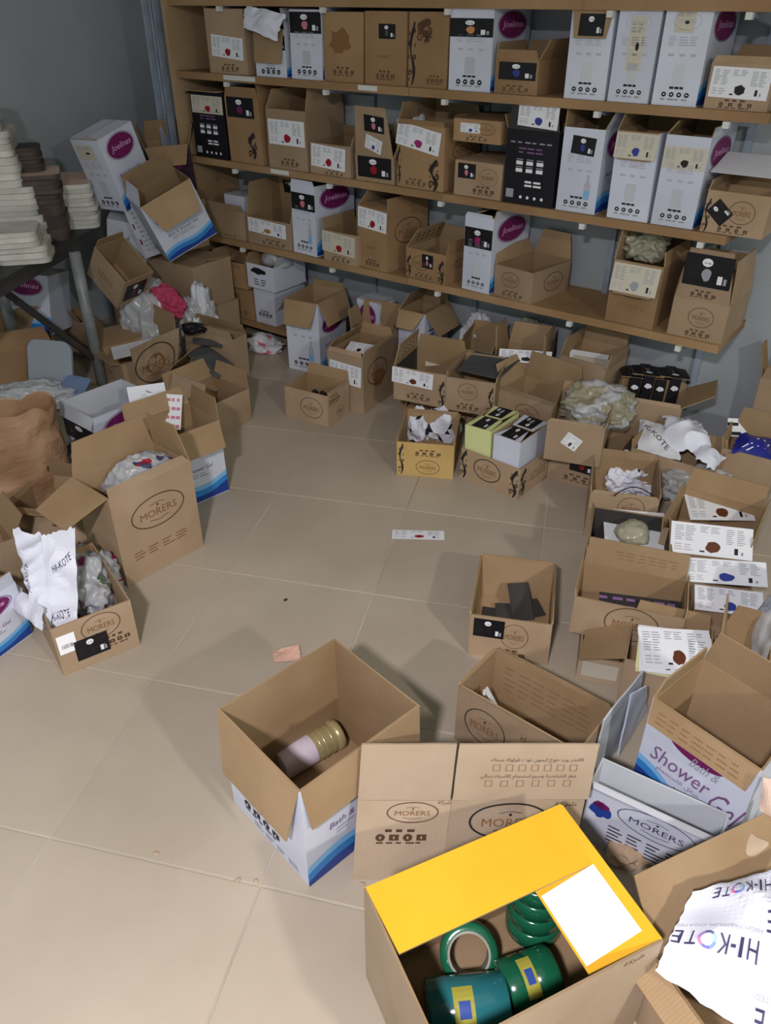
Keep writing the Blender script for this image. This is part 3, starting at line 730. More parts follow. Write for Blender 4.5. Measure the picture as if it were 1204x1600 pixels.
sb(4, 634, 700, 457, 393, .24, 'low kraft carton with scroll corners and a torn dark perforated flap inside', 'kraft_orange', {'b': (.06, 90, 0, 'kraft'), 'l': (.09, 60, 0), 'r': (.05, 96)}, [BL('f', 'pinkish', .55, .66, .28, .46), LOGO('f', .38, .56, .4, .5), ICON('f', .46, .14, .5, .18), FLO('f', .9, .4, .18, .8), FLO('f', .08, .4, .14, .7), LOGO('r'), ('I:l', 'holes', .5, .5, .8, .7, {'m': 'print_dark'})], yaw=-5)
sb(4, 722, 768, 459, 338, .28, 'white carton with a pink flower black label alone on the lower board', 'white_board', {'f': (.012, 90), 'r': (.03, 100), 'b': (.03, 80), 'l': (.08, 10)}, [WF('f', oval=False), BL('f', 'magenta', .5, .72, .98, .26), WS('r')], yaw=-4)
sb(4, 772, 838, 480, 420, .27, 'wide low open kraft carton with two oval logos at the middle of the lower board', 'kraft', {'b': (.10, 100, 0), 'l': (.06, 110)}, [LOGO('f', .42, .6, .46, .5), ICON('f', .5, .16, .6, .2), LOGO('r', .55, .5, .5, .6)], yaw=-8)
sb(4, 940, 1018, 520, 408, .28, 'kraft carton with a faded label flap drooping over its front, lower board', 'kraft_orange', {'f': (.12, 258, 2), 'b': (.08, 95), 'l': (.12, 88), 'r': (.05, 80)}, [WL('I:f', 'print_grey', .5, .5, .94, .86, 0, 'label_faded'), ('f', 'logo', .5, .58, .66, .3, {}), ('f', 'text_lines', .5, .3, .6, .1, {'ink': 'print_rust'})])
sb(4, 1036, 1126, 540, 468, .27, 'kraft carton with a big black label panel at the right end of the lower board', 'kraft', {'f': (.18, 90, 2), 'b': (.12, 85), 'r': (.15, 88), 'l': (.1, 92)}, [LOGO('f', .55, .58, .46, .52), ICON('f', .55, .16, .5, .2), BL('F:f', 'print_grey', .5, .6, .84, .62), ICON('F:f', .5, .14, .5, .16)])
crumple('plastic_bag', 'dusty clear plastic bag stuffed in the drooping flap carton on the lower board', 'bag', sn(on_front(1000, 400, DSH + .15)[0], DSH + .16, LEVEL[4] + BT + .22), (.17, .17, .11), 'film_olive', 9, 0, 5, .45)

# bottom board
sb(5, 349, 398, 498, 450, .22, 'low brown carton, lower of the two stacked at the bottom shelf board', 'kraft_orange', CLOSED(.22), [('f', 'text_lines', .5, .2, .7, .14, {'words': 4}), ('f', 'stain', .4, .65, .4, .4, {})])
sb(5, 336, 386, 450, 409, .22, 'low brown carton with an open top, upper of the two stacked at the bottom', 'kraft_orange', {'b': (.07, 60), 'r': (.05, 100), 'l': (.04, 90)}, [('f', 'text_lines', .5, .86, .8, .1, {'words': 4}), ('f', 'stain', .35, .5, .4, .5, {'seed': 5})], z0=.172, back=-.01)
sb(5, 401, 432, 506, 455, .24, 'low white carton with small icons, lower of the two white ones at the bottom', 'white_board', CLOSED(.24), [('f', 'icons', .5, .3, .7, .2, {'ink': 'print_dark'})])
sb(5, 389, 430, 459, 415, .24, 'open white carton with a black oval label full of clear film, bottom board', 'white_board', {'b': (.06, 80), 'r': (.06, 120), 'l': (.05, 80)}, [('f', 'stain', .42, .74, .5, .26, {'m': 'print_black', 'seed': 0}), ('f', 'text_lines', .5, .3, .5, .3, {'ink': 'print_dark', 'rows': 3, 'words': 2})], z0=.195, back=-.01)
crumple('plastic_bag', 'clear film bulging from the open white carton on the bottom board', 'bag', sn(on_front(425, 420, DSH)[0] - .05, DSH + .10, LEVEL[5] + BT + .30), (.16, .16, .11), 'film_milk', 12, 0, 3, .4)
# ------------------------------------------------------------------ metal table with stacks of folded bundles
ta, tb = at(160, 349, .66), at(0, 438, .66)
td = (tb - ta).normalized(); tw = Vector((td.y, -td.x, 0))          # along the right edge towards the viewer; to the left
if tw.x > 0: tw = -tw
tab = thing('work_table', 'dark metal table with grey pipe legs under stacks of folded bundles', 'table', loc=(ta.x, ta.y, 0))
part(frame_box('table_top', ta + UP * -.022, td * 1.55, tw * .42, UP * .022, 'table_metal'), tab)
part(frame_box('table_rim', ta + UP * -.062 + tw * .004, td * 1.55, tw * .012, UP * .04, 'table_metal'), tab)
lg = at(160, 600); lg.z = 0
for a_, b_ in ((0.02, 0), (1.40, .0), (.02, .34), (1.40, .34)):
    ft = Vector((lg.x, lg.y, 0)) if (a_, b_) == (0.02, 0) else ta + td * a_ + tw * (b_ + .04)
    if (a_, b_) == (0.02, .34): ft = ta + td * .4 + tw * .36
    ft.z = 0.001; tp = ft.copy(); tp.z = .637
    v, f = tube_vf([ft, tp], .026, 12); part(mk('table_leg', v, f, 'pipe_metal', None, None, True), tab)
v, f = tube_vf([Vector((lg.x, lg.y, .12)), Vector((lg.x, lg.y, .12)) + td * .35 + tw * .22 + UP * .5], .016, 8); part(mk('brace', v, f, 'table_metal'), tab)

def bundle(label, x, y, z, yaw, w, d, h, top, side, n=4, r=.035, seed=1):
    """a bundle of folded sheets; (x, y) is where its front right foot shows"""
    rr = random.Random(seed)
    p = at(x, y, z); ux = Vector((math.cos(yaw), math.sin(yaw), 0)); uy = Vector((-ux.y, ux.x, 0))
    c = p - ux * (w / 2 - r * .3) + uy * (d / 2 - r * .3); c.z = z + .0008
    t = thing('paper_bundle', label, 'paper stack', 'bundles stacked on the metal table', c, (0, 0, yaw))
    for i in range(n):
        v, f = round_slab(w, d, h * i / n + .0004, h * (i + 1) / n - .0006, r)
        o = mk('folded_sheet', v, f, [side, top], t, [0, 1 if i == n - 1 else 0] + [0] * (len(f) - 2))
        o.location = (rr.uniform(-.006, .006), rr.uniform(-.008, .008), 0); o.rotation_euler.z = rr.uniform(-.03, .03)
    return t
YB = R(14)
def stack(x, y, items):
    """bundles piled from the table top up, each (pixel row of its foot, label, ...) on one upright line"""
    base = at(x, y, .66); z = .66
    for lab, h, dx, dy, yaw, w, d, top, side, n, sd in items:
        rr = random.Random(sd)
        ux = Vector((math.cos(YB + yaw), math.sin(YB + yaw), 0)); uy = Vector((-ux.y, ux.x, 0))
        c = base - ux * (w / 2 - dx) + uy * (d / 2 + dy); c.z = z + .0008
        t = thing('paper_bundle', lab, 'paper stack', 'bundles stacked on the metal table', c, (0, 0, YB + yaw))
        for i in range(n):
            v, f = round_slab(w, d, h * i / n + .0004, h * (i + 1) / n - .0006, .04)
            o = mk('folded_sheet', v, f, [side, top], t, [0, 1 if i == n - 1 else 0] + [0] * (len(f) - 2))
            o.location = (rr.uniform(-.007, .007), rr.uniform(-.008, .008), 0); o.rotation_euler.z = rr.uniform(-.03, .03)
        z += h
W_, P_, D_ = 'bundle_white', 'bundle_pink', 'bundle_dark'
stack(157, 357, [('white bundle lowest at the far corner of the metal table', .10, 0, 0, 0, .19, .30, W_, W_, 5, 1),
                 ('cream bundle with a pinkish top at the far corner of the metal table', .10, -.01, 0, .03, .19, .34, P_, W_, 5, 2)])
stack(112, 376, [('dark wrapped bundle low in the middle of the metal table', .16, 0, 0, .08, .17, .24, D_, D_, 3, 3),
                 ('dark bundle with a pinkish rounded top in the middle of the stacks', .12, 0, .0, .08, .17, .24, P_, D_, 6, 4),
                 ('dark brown rippled bundle behind the pinkish rounded one', .10, -.05, .09, .12, .15, .17, D_, D_, 6, 5)])
stack(78, 412, [('white bundle lowest beside the table edge near the pipe leg', .07, 0, 0, 0, .21, .22, W_, W_, 3, 6),
                ('thin white bundle on the lowest one beside the pipe leg', .06, -.02, 0, .05, .19, .22, W_, W_, 3, 7)])
stack(70, 392, [('white bundle lowest of the tall stack at the left edge', .12, 0, 0.12, -.03, .25, .26, W_, W_, 4, 8),
                ('white bundle at the left edge, second of the tall stack from below', .12, -.01, .12, 0, .25, .26, W_, W_, 5, 9),
                ('white bundle with a pinkish top halfway up the tall stack at left', .12, -.04, .12, .05, .25, .26, P_, W_, 4, 10),
                ('blue white bundle near the top of the tall stack at left', .10, -.06, .12, 0, .25, .26, W_, W_, 4, 11),
                ('topmost pinkish white bundle of the tall stack at the left edge', .12, -.07, .12, .08, .25, .26, P_, W_, 5, 12)])

# ------------------------------------------------------------------ pile between the table and the shelves
PG = 'cartons piled between table and shelves'
def pb(loc, w, d, h, yaw, label, outer='kraft', flaps=None, prints=(), tilt=(0, 0), **kw):
    return carton('carton', label, loc, w, d, h, yaw, outer, 'kraft_in', flaps, prints, tilt, kw.pop('group', PG), **kw)
def stand(x, y, z): return at(x, y, z)
def lean(label, corner, w, d, h, yaw, roll, pitch, outer, flaps, prints, ref=(-1, -1), view=None, **kw):
    """a carton tipped about its own foot corner: roll about the line of sight, pitch backwards"""
    t = carton('carton', label, (0, 0, 0), w, d, h, 0, outer, 'kraft_in', flaps, prints, group=PG, **kw)
    c = Vector(corner); vd = Vector((c.x, c.y, 0)).normalized(); sd = Vector((vd.y, -vd.x, 0))
    t.matrix_world = Matrix.Translation(c) @ Matrix.Rotation(R(roll), 4, vd) @ Matrix.Rotation(R(pitch), 4, sd) @ Matrix.Rotation(R(yaw), 4, 'Z') @ Matrix.Translation((-ref[0] * w / 2, -ref[1] * d / 2, 0))
    return t
def nfp(x, y, nf):
    s_, z_ = on_front(x, y, nf); return sn(s_, nf, z_)
# supporting cartons down at the floor
pb(sn(-3.66, 2.74, .001), .34, .30, .245, -SA, 'big plain kraft carton buried lowest under the leaning white carton', 'kraft', CLOSED(.30), [])
pb(sn(-3.66, 2.74, .247), .33, .29, .245, -SA, 'plain kraft carton buried second under the leaning white carton', 'kraft', CLOSED(.29), [])
pb(sn(-3.26, 2.71, .001), .36, .26, .245, -SA, 'plain kraft carton buried behind the film bags by the shelf end', 'kraft', CLOSED(.26), [])
pb(sn(-3.27, 2.71, .247), .34, .26, .22, -SA, 'plain kraft carton under the strong blue wave carton', 'kraft', CLOSED(.26), [])
pb(sn(-3.40, 2.78, .493), .26, .16, .23, -SA, 'plain kraft carton hidden under the black purple one', 'kraft', CLOSED(.16), [])
lean('white carton with a purple logo oval leaning back above the pile', nfp(199, 331, 2.43), .22, .19, .335, 57, -13, 8, 'white_board', CLOSED(.19), [WF('l', oval=False), ('l', 'film_label', .4, .82, .6, .2, {}), ('f', 'white_side', .5, .5, 1, 1, {})])
lean('black purple carton with raised kraft flaps beside the metal channel', nfp(240, 304, 2.72), .22, .17, .22, 12, -4, 3, 'purple_board', {'f': (.10, 235, 0), 'b': (.10, 75), 'r': (.09, 110), 'l': (.09, 100)}, [('f', 'text_lines', .5, .4, .6, .1, {'ink': 'print_grey', 'rows': 1, 'words': 3}), ('f', 'stain', .5, .72, .7, .4, {'m': 'purple', 'seed': 2})])
lean('white carton with a strong blue wave tilted against the shelf end', nfp(266, 409, 2.47), .27, .19, .29, 30, -20, 12, 'white_board', {'f': (.14, 238, 0), 'b': (.1, 80), 'l': (.08, 60)}, [('f', 'white_side', .5, .42, 1, .84, {}), WF('l')])
lean('white carton with a faint oval outline behind the kraft label carton', nfp(168, 404, 2.42), .19, .11, .21, 6, 10, 12, 'white_board', CLOSED(.11), [LOGO('f', .55, .7, .6, .24, 'print_pale')])
lean('narrow grey printed carton slipped behind the blue wave carton', nfp(228, 404, 2.5), .12, .05, .27, 14, -16, 8, 'white_inside', CLOSED(.05), [('f', 'text_lines', .55, .5, .7, .8, {'ink': 'print_grey', 'rows': 9, 'words': 3}), ('f', 'text_lines', .12, .5, .1, .6, {'ink': 'purple', 'rows': 2, 'words': 1})])
lean('kraft carton with a black label lying tipped against the pipe leg', nfp(182, 482, 2.22), .17, .22, .19, 62, 22, 34, 'kraft', {'b': (.04, 90)}, [BL('f', 'purple', .5, .5, .72, .62), ('l', 'text_lines', .5, .5, .5, .2, {'ink': 'print_rust'})])
pb(at(62, 512, .20), .24, .2, .28, R(-8), 'white carton with a blue wave standing under the metal table', 'white_board', CLOSED(.2), [('f', 'white_side', .5, .5, 1, 1, {})], (R(-8), R(4)))
pb(at(128, 546, .02), .13, .11, .2, R(-30), 'plain kraft carton beside the blue wave one under the table', 'kraft', {'f': (.07, 120), 'r': (.08, 200)}, [], (0, R(12)))
pb(at(30, 600, .02), .40, .3, .22, R(24), 'wide plain brown carton in the shade under the table', 'kraft_orange', {'f': (.12, 30), 'b': (.1, 80)}, [])
# rounded grey plastic panel leaning there
gp = tag(mk('plastic_sheet', *round_slab(.22, .26, 0, .012, .05, 6), 'plastic_grey'), 'pale grey plastic panel with rounded corners leaning under the table', 'panel')
p = at(92, 600, .07); gp.matrix_world = Matrix.Translation(p + Vector((.01, -.06, .10))) @ Matrix.Rotation(R(-12), 4, 'Z') @ Matrix.Rotation(R(72), 4, 'X')
# film bags and a pink one at the shelf foot
crumple('plastic_bag', 'cloudy clear plastic bag heaped at the foot of the blue wave carton', 'bag', sn(-3.28, 2.42, .002), (.30, .26, .36), 'film_milk', 21, 0, 5, .32, [('label_white', 2.0, .35)], 'plastic bags heaped in the corner')
crumple('plastic_bag', 'white film bag bunched against the bottom shelf cartons', 'bag', sn(-3.08, 2.56, .002), (.18, .18, .34), 'film_milk', 23, 0, 5, .42, [('paper', 3.0, .25)], 'plastic bags heaped in the corner')
crumple('pink_bag', 'crimson pink crumpled bag under the cloudy plastic bag', 'bag', at(262, 494, .235), (.22, .10, .15), 'pink_cloth', 25, R(-20), 4, .28)
crumple('plastic_bag', 'white and pink crumpled film bag lying on the floor by the bottom board', 'bag', at(415, 545, .0), (.22, .16, .07), 'paper', 27, R(-30), 3, .5, [('pinkish', 1.6, .2), ('ink', 3.0, .5)])

# cartons collapsed on the floor left of the aisle
fb((150, 545), (236, 600), .16, .30, .16, 'collapsed kraft carton with papers, its long flap thrown toward the pipe leg', 'kraft', {'b': (.16, 92, 6), 'l': (.14, 160), 'f': (.05, 170)}, [LOGO('f', .4, .5, .4, .5)], w=.27)
card('white paper sheet lying inside the collapsed kraft carton by the pipe leg', at(178, 562, .14), Vector((.9, .35, .1)), Vector((-.3, .9, .15)), .2, .12, 'blank', {'m': 'label_white'}, name='paper_sheet', cat='paper')
lg2 = Sheet([at(216, 606, .08), at(277, 586, .08), at(279, 512, .29), at(203, 546, .29)], .006, 3, 5, .01, 0, .004)
o = tag(lg2.build('cardboard_sheet', 'kraft', 8, 8), 'kraft cardboard panel with a dark round logo leaning on the collapsed carton', 'cardboard')
g = Flat(); d_logo(g, .22, .2, 'print_brown', .03); g.ell(.11, .1, .05, .05, 'print_rust', 0, 18); lg2.paint('logo_print', g, .24, .22, o)
fb((262, 618), (318, 640), .15, .26, .15, 'kraft carton with a crushed flap in front of the grey sheets', 'kraft', {'f': (.10, 70, 0), 'l': (.09, 120), 'b': (.08, 100)}, [])
fb((318, 640), (372, 585), 0.0, .2, .10, 'low kraft carton lying open with a ring logo under the grey sheets', 'kraft', {'f': (.07, 190), 'b': (.1, 60)}, [LOGO('f', .4, .5, .34, .7)], w=.3)
for q, (pp, lab) in enumerate((((( 292, 556), (338, 590), (368, 572), (318, 536)), 'larger dark grey sheet lying over the crushed kraft cartons'), (((300, 535), (346, 545), (352, 522), (306, 508)), 'smaller dark grey sheet behind the larger one'))):
    s = Sheet([at(x, y, .17 + .01 * q) for x, y in pp], .008, 5 + q, 5, .012, 0, .003)
    tag(s.build('grey_sheet', 'grey_sheet', 8, 8), lab, 'sheet', 'dark grey sheets on the floor')
fb((285, 512), (362, 532), .22, .10, .22, 'plain kraft carton behind the dark grey sheets near the bottom board', 'kraft', {'b': (.05, 70), 'f': (.04, 100)}, [])
crumple('black_bag', 'small black plastic lump on the kraft carton behind the grey sheets', 'bag', at(304, 520, .223), (.12, .08, .05), 'print_black', 31, 0, 3, .35)

# left aisle: white cartons, paper bag, logo carton
fb((92, 628), (145, 655), .33, .27, .33, 'white carton with a dark band label standing open beside the paper bag', 'white_board', {'f': (.05, 258, 0), }, [BL('f', 'ink', .5, .70, 1.0, .22), WS('r'), WF('f', oval=False)], inner='white_inside')
fb((196, 665), (240, 695), .30, .27, .30, 'white carton with kraft flaps turned out and label papers inside', 'white_board', {'f': (.09, 232, 0), 'r': (.10, 236, 0), 'l': (.07, 120), 'b': (.08, 95)}, [WF('f', oval=False), WS('r')])
for q, (x, y, rz, lab) in enumerate(((222, 640, 20, 'plain white label sheet standing in the kraft flapped white carton'), (240, 650, -8, 'barcode printed label sheet standing in the kraft flapped white carton'))):
    u = Vector((math.cos(R(rz)), math.sin(R(rz)), 0)); card(lab, at(x - 14, y + 18, .24), u, Vector((-.2, .5, .8)), .14, .13, 'text_lines' if q else 'blank', {'ink': 'pinkish', 'rows': 4, 'words': 7} if q else {'m': 'label_white'}, 'label sheets in the white carton')
crumple('plastic_bag', 'small clear bag with a dark blue mark on the floor beside the white carton', 'bag', at(322, 752, .0), (.16, .12, .04), 'film_milk', 33, .3, 3, .4, [('blue_deep', 1.3, .3)])
fb((200, 918), (318, 852), 0.0, .20, .335, 'tall kraft carton with a big oval logo and open flaps in the left aisle', 'kraft', {'l': (.15, 196, 4), 'b': (.11, 92, 0), 'r': (.13, 80, 0), 'f': (.03, 40)}, [LOGO('f', .52, .66, .66, .34, 'print_brown', .02), ('f', 'text_lines', .5, .28, .7, .1, {'ink': 'print_rust', 'rows': 3, 'words': 4})])
tp_ = at(205, 765, .25)
crumple('tape_bag', 'clear bag of printed tape inside the tall oval logo carton', 'bag', Vector((tp_.x + .03, tp_.y + .04, .20)), (.24, .15, .15), 'film_milk', 35, R(30), 5, .16, [('print_grey', 2.2, .3), ('red', 2.0, .52), ('hi_navy', 3.0, .42)], None, True)
# brown paper bag
def paper_bag():
    c = at(50, 800, 0); rows, seg = 22, 48; v, f = [], []
    for i in range(rows + 1):
        k = i / rows
        for j in range(seg):
            t = 6.28318 * j / seg; ex = .55
            cx = math.copysign(abs(math.cos(t)) ** ex, math.cos(t)); cy = math.copysign(abs(math.sin(t)) ** ex, math.sin(t))
            q = Vector((cx * .16, cy * .11 * (1 - .25 * k), .40 * k)); nz = noise.noise(q * 9 + Vector((3, 1, 0))) * .022 + noise.noise(q * 22) * .012 + (.5 - abs(noise.noise(q * 14))) * .02
            q.x *= 1 + nz * 5 - .05 * k; q.y *= 1 + nz * 5; q.z += .05 * k * noise.noise(Vector((cx * 2, cy * 2, 4)))
            v.append(q)
    f = [tuple(range(seg))[::-1]]
    for i in range(rows):
        for j in range(seg): f.append((i * seg + j, i * seg + (j + 1) % seg, (i + 1) * seg + (j + 1) % seg, (i + 1) * seg + j))
    n = len(v); base = rows * seg
    for k in (.97, .93):
        for j in range(seg): q = v[base + j]; v.append(Vector((q.x * k, q.y * k, q.z - (.005 if k > .95 else .10))))
    for a in (0, 1):
        for j in range(seg):
            lo_ = base + a * seg if a == 0 else n; hi_ = n + a * seg
            f.append((lo_ + j, lo_ + (j + 1) % seg, hi_ + (j + 1) % seg, hi_ + j))
    f.append(tuple(range(n + seg, n + 2 * seg)))
    o = mk('paper_bag', v, f, 'kraft_paper'); o.location = (c.x - .02, c.y + .05, .001); o.rotation_euler.z = R(20)
    tag(o, 'big creased brown paper bag standing at the left edge', 'bag')
paper_bag()
pp = [at(80, 798, .0), at(140, 742, .0), at(122, 682, .20), at(74, 730, .20)]
s = Sheet([pp[0], pp[1], pp[2], pp[3]], .004, 9, 5, .0, 0, .004)
o = tag(s.build('cardboard_sheet', 'dark_liner', 6, 6), 'dark perforated cardboard panel leaning beside the paper bag', 'cardboard')
g = Flat(); d_holes(g, .24, .2); s.paint('hole_row', g, .24, .2, o)
fb((2, 792), (84, 800), .16, .22, .16, 'plain kraft carton in front of the brown paper bag', 'kraft', {'f': (.05, 170), 'b': (.06, 80)}, [('f', 'text_lines', .6, .5, .05, .5, {})], w=.3)
fb((78, 985), (203, 938), .17, .34, .17, 'kraft carton with a barcode sticker full of crumpled wrapping paper, left aisle', 'kraft', {}, [LOGO('f', .58, .72, .5, .5), BL('f', 'ink', .42, .38, .42, .42), ('f', 'blank', .14, .62, .22, .38, {}), ('f', 'text_lines', .14, .6, .14, .24, {'ink': 'print_dark', 'rows': 1, 'words': 9}), ICON('f', .72, .34, .4, .24)])
cb = at(110, 900, .1)
def wrap(label, P, amp, seed, bow, W, H, marks, nu=22, nv=22, tear=.05, freq=9):
    sh_ = Sheet(P, amp, seed, freq, bow, tear, .001); o_ = tag(sh_.build('wrapping_paper', 'wrap_paper', nu, nv), label, 'paper')
    g_ = Flat()
    for x, y, w, h, r_ in marks: g_.text('HI-KOTE', x, y, w, h, 'hi_navy', 1, 0, R(r_))
    g_.v = [(min(max(x, .001), W - .001), min(max(y, .001), H - .001), z) for x, y, z in g_.v]
    sh_.paint('lettering', g_, W, H, o_); return o_
wrap('tall creased white wrapping paper standing in the barcode sticker carton', [at(66, 978, .13), at(122, 985, .12), at(117, 822, .31), at(66, 838, .30)], .014, 37, .02, .13, .24, [(.08, .155, .07, .02, 25), (.07, .03, .07, .02, 15)])
wrap('creased white wrapping paper folded behind the tall one at the left', [at(52, 960, .15), at(78, 976, .15), at(72, 836, .29), at(20, 826, .30)], .018, 38, .02, .12, .22, [(.05, .10, .07, .02, 80)])
wrap('white wrapping paper flopping over the left rim of the barcode carton', [at(10, 940, .11), at(64, 986, .15), at(66, 950, .20), at(24, 912, .15)], .012, 39, .015, .16, .12, [], 14, 14)
crumple('sachet_heap', 'crumpled red and white sachets heaped in the barcode sticker carton', 'packet', Vector((cb.x + .05, cb.y - .005, .012)), (.17, .27, .15), 'film_milk', 41, R(35), 5, .35, [('magenta', 2.5, .38), ('green_cloth', 2.2, .5), ('print_grey', 3.3, .3)])
pb(at(10, 1025, .0) + Vector((-.11, .03, 0)), .26, .2, .2, R(62), 'white carton with blue wave cut by the left edge', 'white_board', {'f': (.05, 100)}, [WS('f'), WS('r')], (R(0), R(0)), group=FG)
pb(at(-20, 900, .0), .2, .2, .16, R(40), 'plain kraft carton cut by the left edge behind the blue wave one', 'kraft', {'r': (.08, 120)}, [], group=FG)
fo = Sheet([at(84, 618, .10), at(128, 622, .10), at(142, 592, .16), at(106, 584, .16)], .003, 11, 5, 0, 0, .004)
tag(fo.build('blue_folder', 'folder_blue', 5, 5), 'blue grey folder lying behind the open white carton', 'folder')
crumple('plastic_wrap', 'dusty clear plastic wrap crumpled above the brown paper bag', 'bag', at(60, 632, .05), (.34, .18, .10), 'film_milk', 43, R(10), 5, .35)
# ------------------------------------------------------------------ cartons on the floor below the shelves
RG = 'cartons crowded below the shelves'
fb((452, 575), (493, 584), 0.0, .26, .36, 'tall white logo carton with wide kraft flaps turned out, nearest the bottom board', 'white_board', {'f': (.12, 244, 4), 'r': (.12, 246, 4), 'l': (.11, 236), 'b': (.03, 85)}, [WF('f', bottle=True), ('r', 'white_side', .5, .41, 1, .80, {})], group=RG, w=.19)
fb((512, 547), (567, 560), .27, .27, .27, 'kraft carton with a dark flower label and a stained oval on its side', 'kraft', {'b': (.05, 95), 'l': (.05, 60), 'r': (.03, 100), 'f': (.02, 60)}, [WL('f', 'ink', .5, .66, .9, .36, -3, seed=7), LOGO('r', .45, .62, .62, .45, 'print_brown', .03), ('r', 'stain', .5, .5, .34, .32, {'seed': 6})], group=RG)
card('small white label with black dots in the dark flower label carton', at(538, 548, .25), Vector((.9, -.4, 0)), Vector((.3, .9, .3)), .12, .07, 'white_label', {'acc': 'ink'}, 'loose labels lying in open cartons')
fb((447, 650), (513, 668), 0.0, .175, .148, 'low kraft carton of dark bottles standing alone in the aisle', 'kraft', {'b': (.05, 100), 'r': (.015, 90)}, [LOGO('f', .62, .5, .52, .66), ICON('r', .3, .8, .5, .3), LOGO('r', .55, .3, .3, .4)], group=RG)
bx = at(508, 622, .05)
for q in range(5):
    a = R(-20 + 9 * q); c = Vector((bx.x - .085 + .035 * q, bx.y + .045 - .018 * q + .0, .012))
    v, f = lathe([(0, 0), (.017, 0), (.018, .005), (.018, .085), (.009, .1), (.009, .12), (0, .12)], 12)
    b_ = mk('bottle', v, f, 'print_black', None, None, True); c.z = .022 + .03 * (q % 2); align(b_, c + Vector((-.01 * q, -.03, 0)), (.35 * math.sin(q * 2.1), 1, .12))
    v, f = lathe([(.0182, .03), (.0185, .032), (.0185, .06), (.0182, .062)], 12); mk('bottle_label', v, f, 'print_dark' if q % 2 else 'tin_label', b_)
    tag(b_, ['leftmost dark bottle in the low kraft carton in the aisle', 'dark bottle second from the left in the low aisle carton', 'middle dark bottle in the low kraft carton in the aisle', 'dark bottle second from the right in the low aisle carton', 'rightmost dark bottle in the low kraft carton in the aisle'][q], 'bottle', 'dark bottles in the low kraft carton')
fb((548, 512), (612, 522), .27, .13, .27, 'open kraft carton holding a red flower label, behind the stained oval carton', 'kraft', {'b': (.10, 92), 'l': (.08, 100), 'r': (.03, 90)}, [], group=RG)
card('white label with a red flower lying in the carton behind the stained oval one', at(560, 502, .245), Vector((.95, -.25, .05)), Vector((.25, .85, .25)), .17, .10, 'white_label', {'acc': 'red', 'seed': 4}, 'loose labels lying in open cartons')
crumple('plastic_bag', 'clear film in the carton with the red flower label', 'bag', at(606, 500, .20), (.10, .12, .08), 'film_milk', 51, 0, 3, .35)
fb((556, 466), (590, 476), .36, .12, .36, 'white logo carton half hidden behind the tall kraft flapped white one', 'white_board', CLOSED(.2), [WS('f'), WS('r')], group=RG)
fb((622, 483), (663, 492), .37, .22, .37, 'white carton with short kraft flaps turned out beneath the lower shelf board', 'white_board', {'f': (.09, 225, 0), 'r': (.12, 232, 0), 'l': (.08, 60), 'b': (.10, 80)}, [WF('f'), ('r', 'text_lines', .55, .4, .8, .8, {'ink': 'violet_line', 'rows': 12, 'words': 2})], group=RG)
fb((626, 642), (700, 655), .0, .24, .145, 'low scroll printed kraft carton underneath the dark perforated one', 'kraft_orange', {}, [FLO('f', .12, .6, .2, .8), FLO('f', .9, .5, .16, .8)], group=RG, w=.24)
fb((615, 571), (698, 586), .30, .25, .148, 'kraft carton with a white brown flower label and a dark perforated side', 'kraft', {'l': (.09, 80, 0, 'kraft'), 'b': (.06, 88, 0), 'r': (.02, 95)}, [WL('f', 'brown', .36, .74, .78, .46, -2, seed=3), ICON('f', .48, .2, .5, .2), FLO('f', .92, .4, .14, .8), FLO('r', .12, .5, .2, .8), ('i:l', 'blank', .5, .5, .98, .98, {'m': 'dark_liner'}), ('I:l', 'holes', .5, .5, .86, .8, {})], z0=.148, group=RG)
card('folded olive paper slip inside the dark perforated carton', at(664, 572, .22), Vector((.95, -.1, .1)), Vector((.1, .8, .5)), .14, .06, 'blank', {'m': 'label_faded'}, name='paper_slip', cat='paper')
fb((706, 655), (780, 668), 0.0, .09, .145, 'low kraft carton underneath the one with the dark sheet on top', 'kraft', {}, [ICON('f')], group=RG, w=.23)
fb((698, 587), (775, 598), .30, .24, .148, 'low kraft carton with an oval logo and a dark sheet over its top', 'kraft', {'r': (.02, 95), 'b': (.02, 80)}, [LOGO('f', .45, .64, .4, .5), ICON('f', .46, .18, .5, .2), FLO('f', .92, .45, .14, .8), ('f', 'logo', .88, .22, .12, .2, {})], z0=.148, group=RG)
s = Sheet([at(715, 578, .305), at(778, 592, .30), at(812, 562, .31), at(742, 548, .31)], .004, 13, 5, .0, 0, .003)
tag(s.build('dark_sheet', 'grey_sheet', 6, 6), 'dark grey liner sheet over the low oval logo carton', 'sheet')
fb((716, 545), (770, 553), .30, .20, .30, 'kraft carton with white crumpled bags inside beneath the lower board', 'kraft', {'b': (.07, 85), 'l': (.06, 70), 'r': (.05, 100)}, [], group=RG)
crumple('plastic_bag', 'white bag with a black oval mark crumpled in the kraft carton below the lower board', 'bag', at(745, 546, .19), (.14, .15, .15), 'paper', 53, 0, 5, .4, [('print_black', 2.0, .45)])
fb((772, 556), (846, 569), .30, .18, .30, 'kraft carton with a dark label strip and olive film, beneath the lower board', 'kraft', {'b': (.10, 92, 0), 'l': (.12, 95), 'r': (.12, 88, 0)}, [('F:r', 'logo', .5, .5, .5, .6, {})], group=RG)
card('white label strip with a black flower at the rim of the olive film carton', at(778, 564, .295), Vector((.97, -.22, .02)), Vector((.1, .6, .7)), .22, .055, 'white_label', {'acc': 'ink', 'seed': 9}, 'loose labels lying in open cartons')
crumple('plastic_bag', 'dusty olive film bag in the carton with the black flower strip', 'bag', at(820, 550, .22), (.15, .11, .14), 'film_olive', 55, 0, 5, .35)
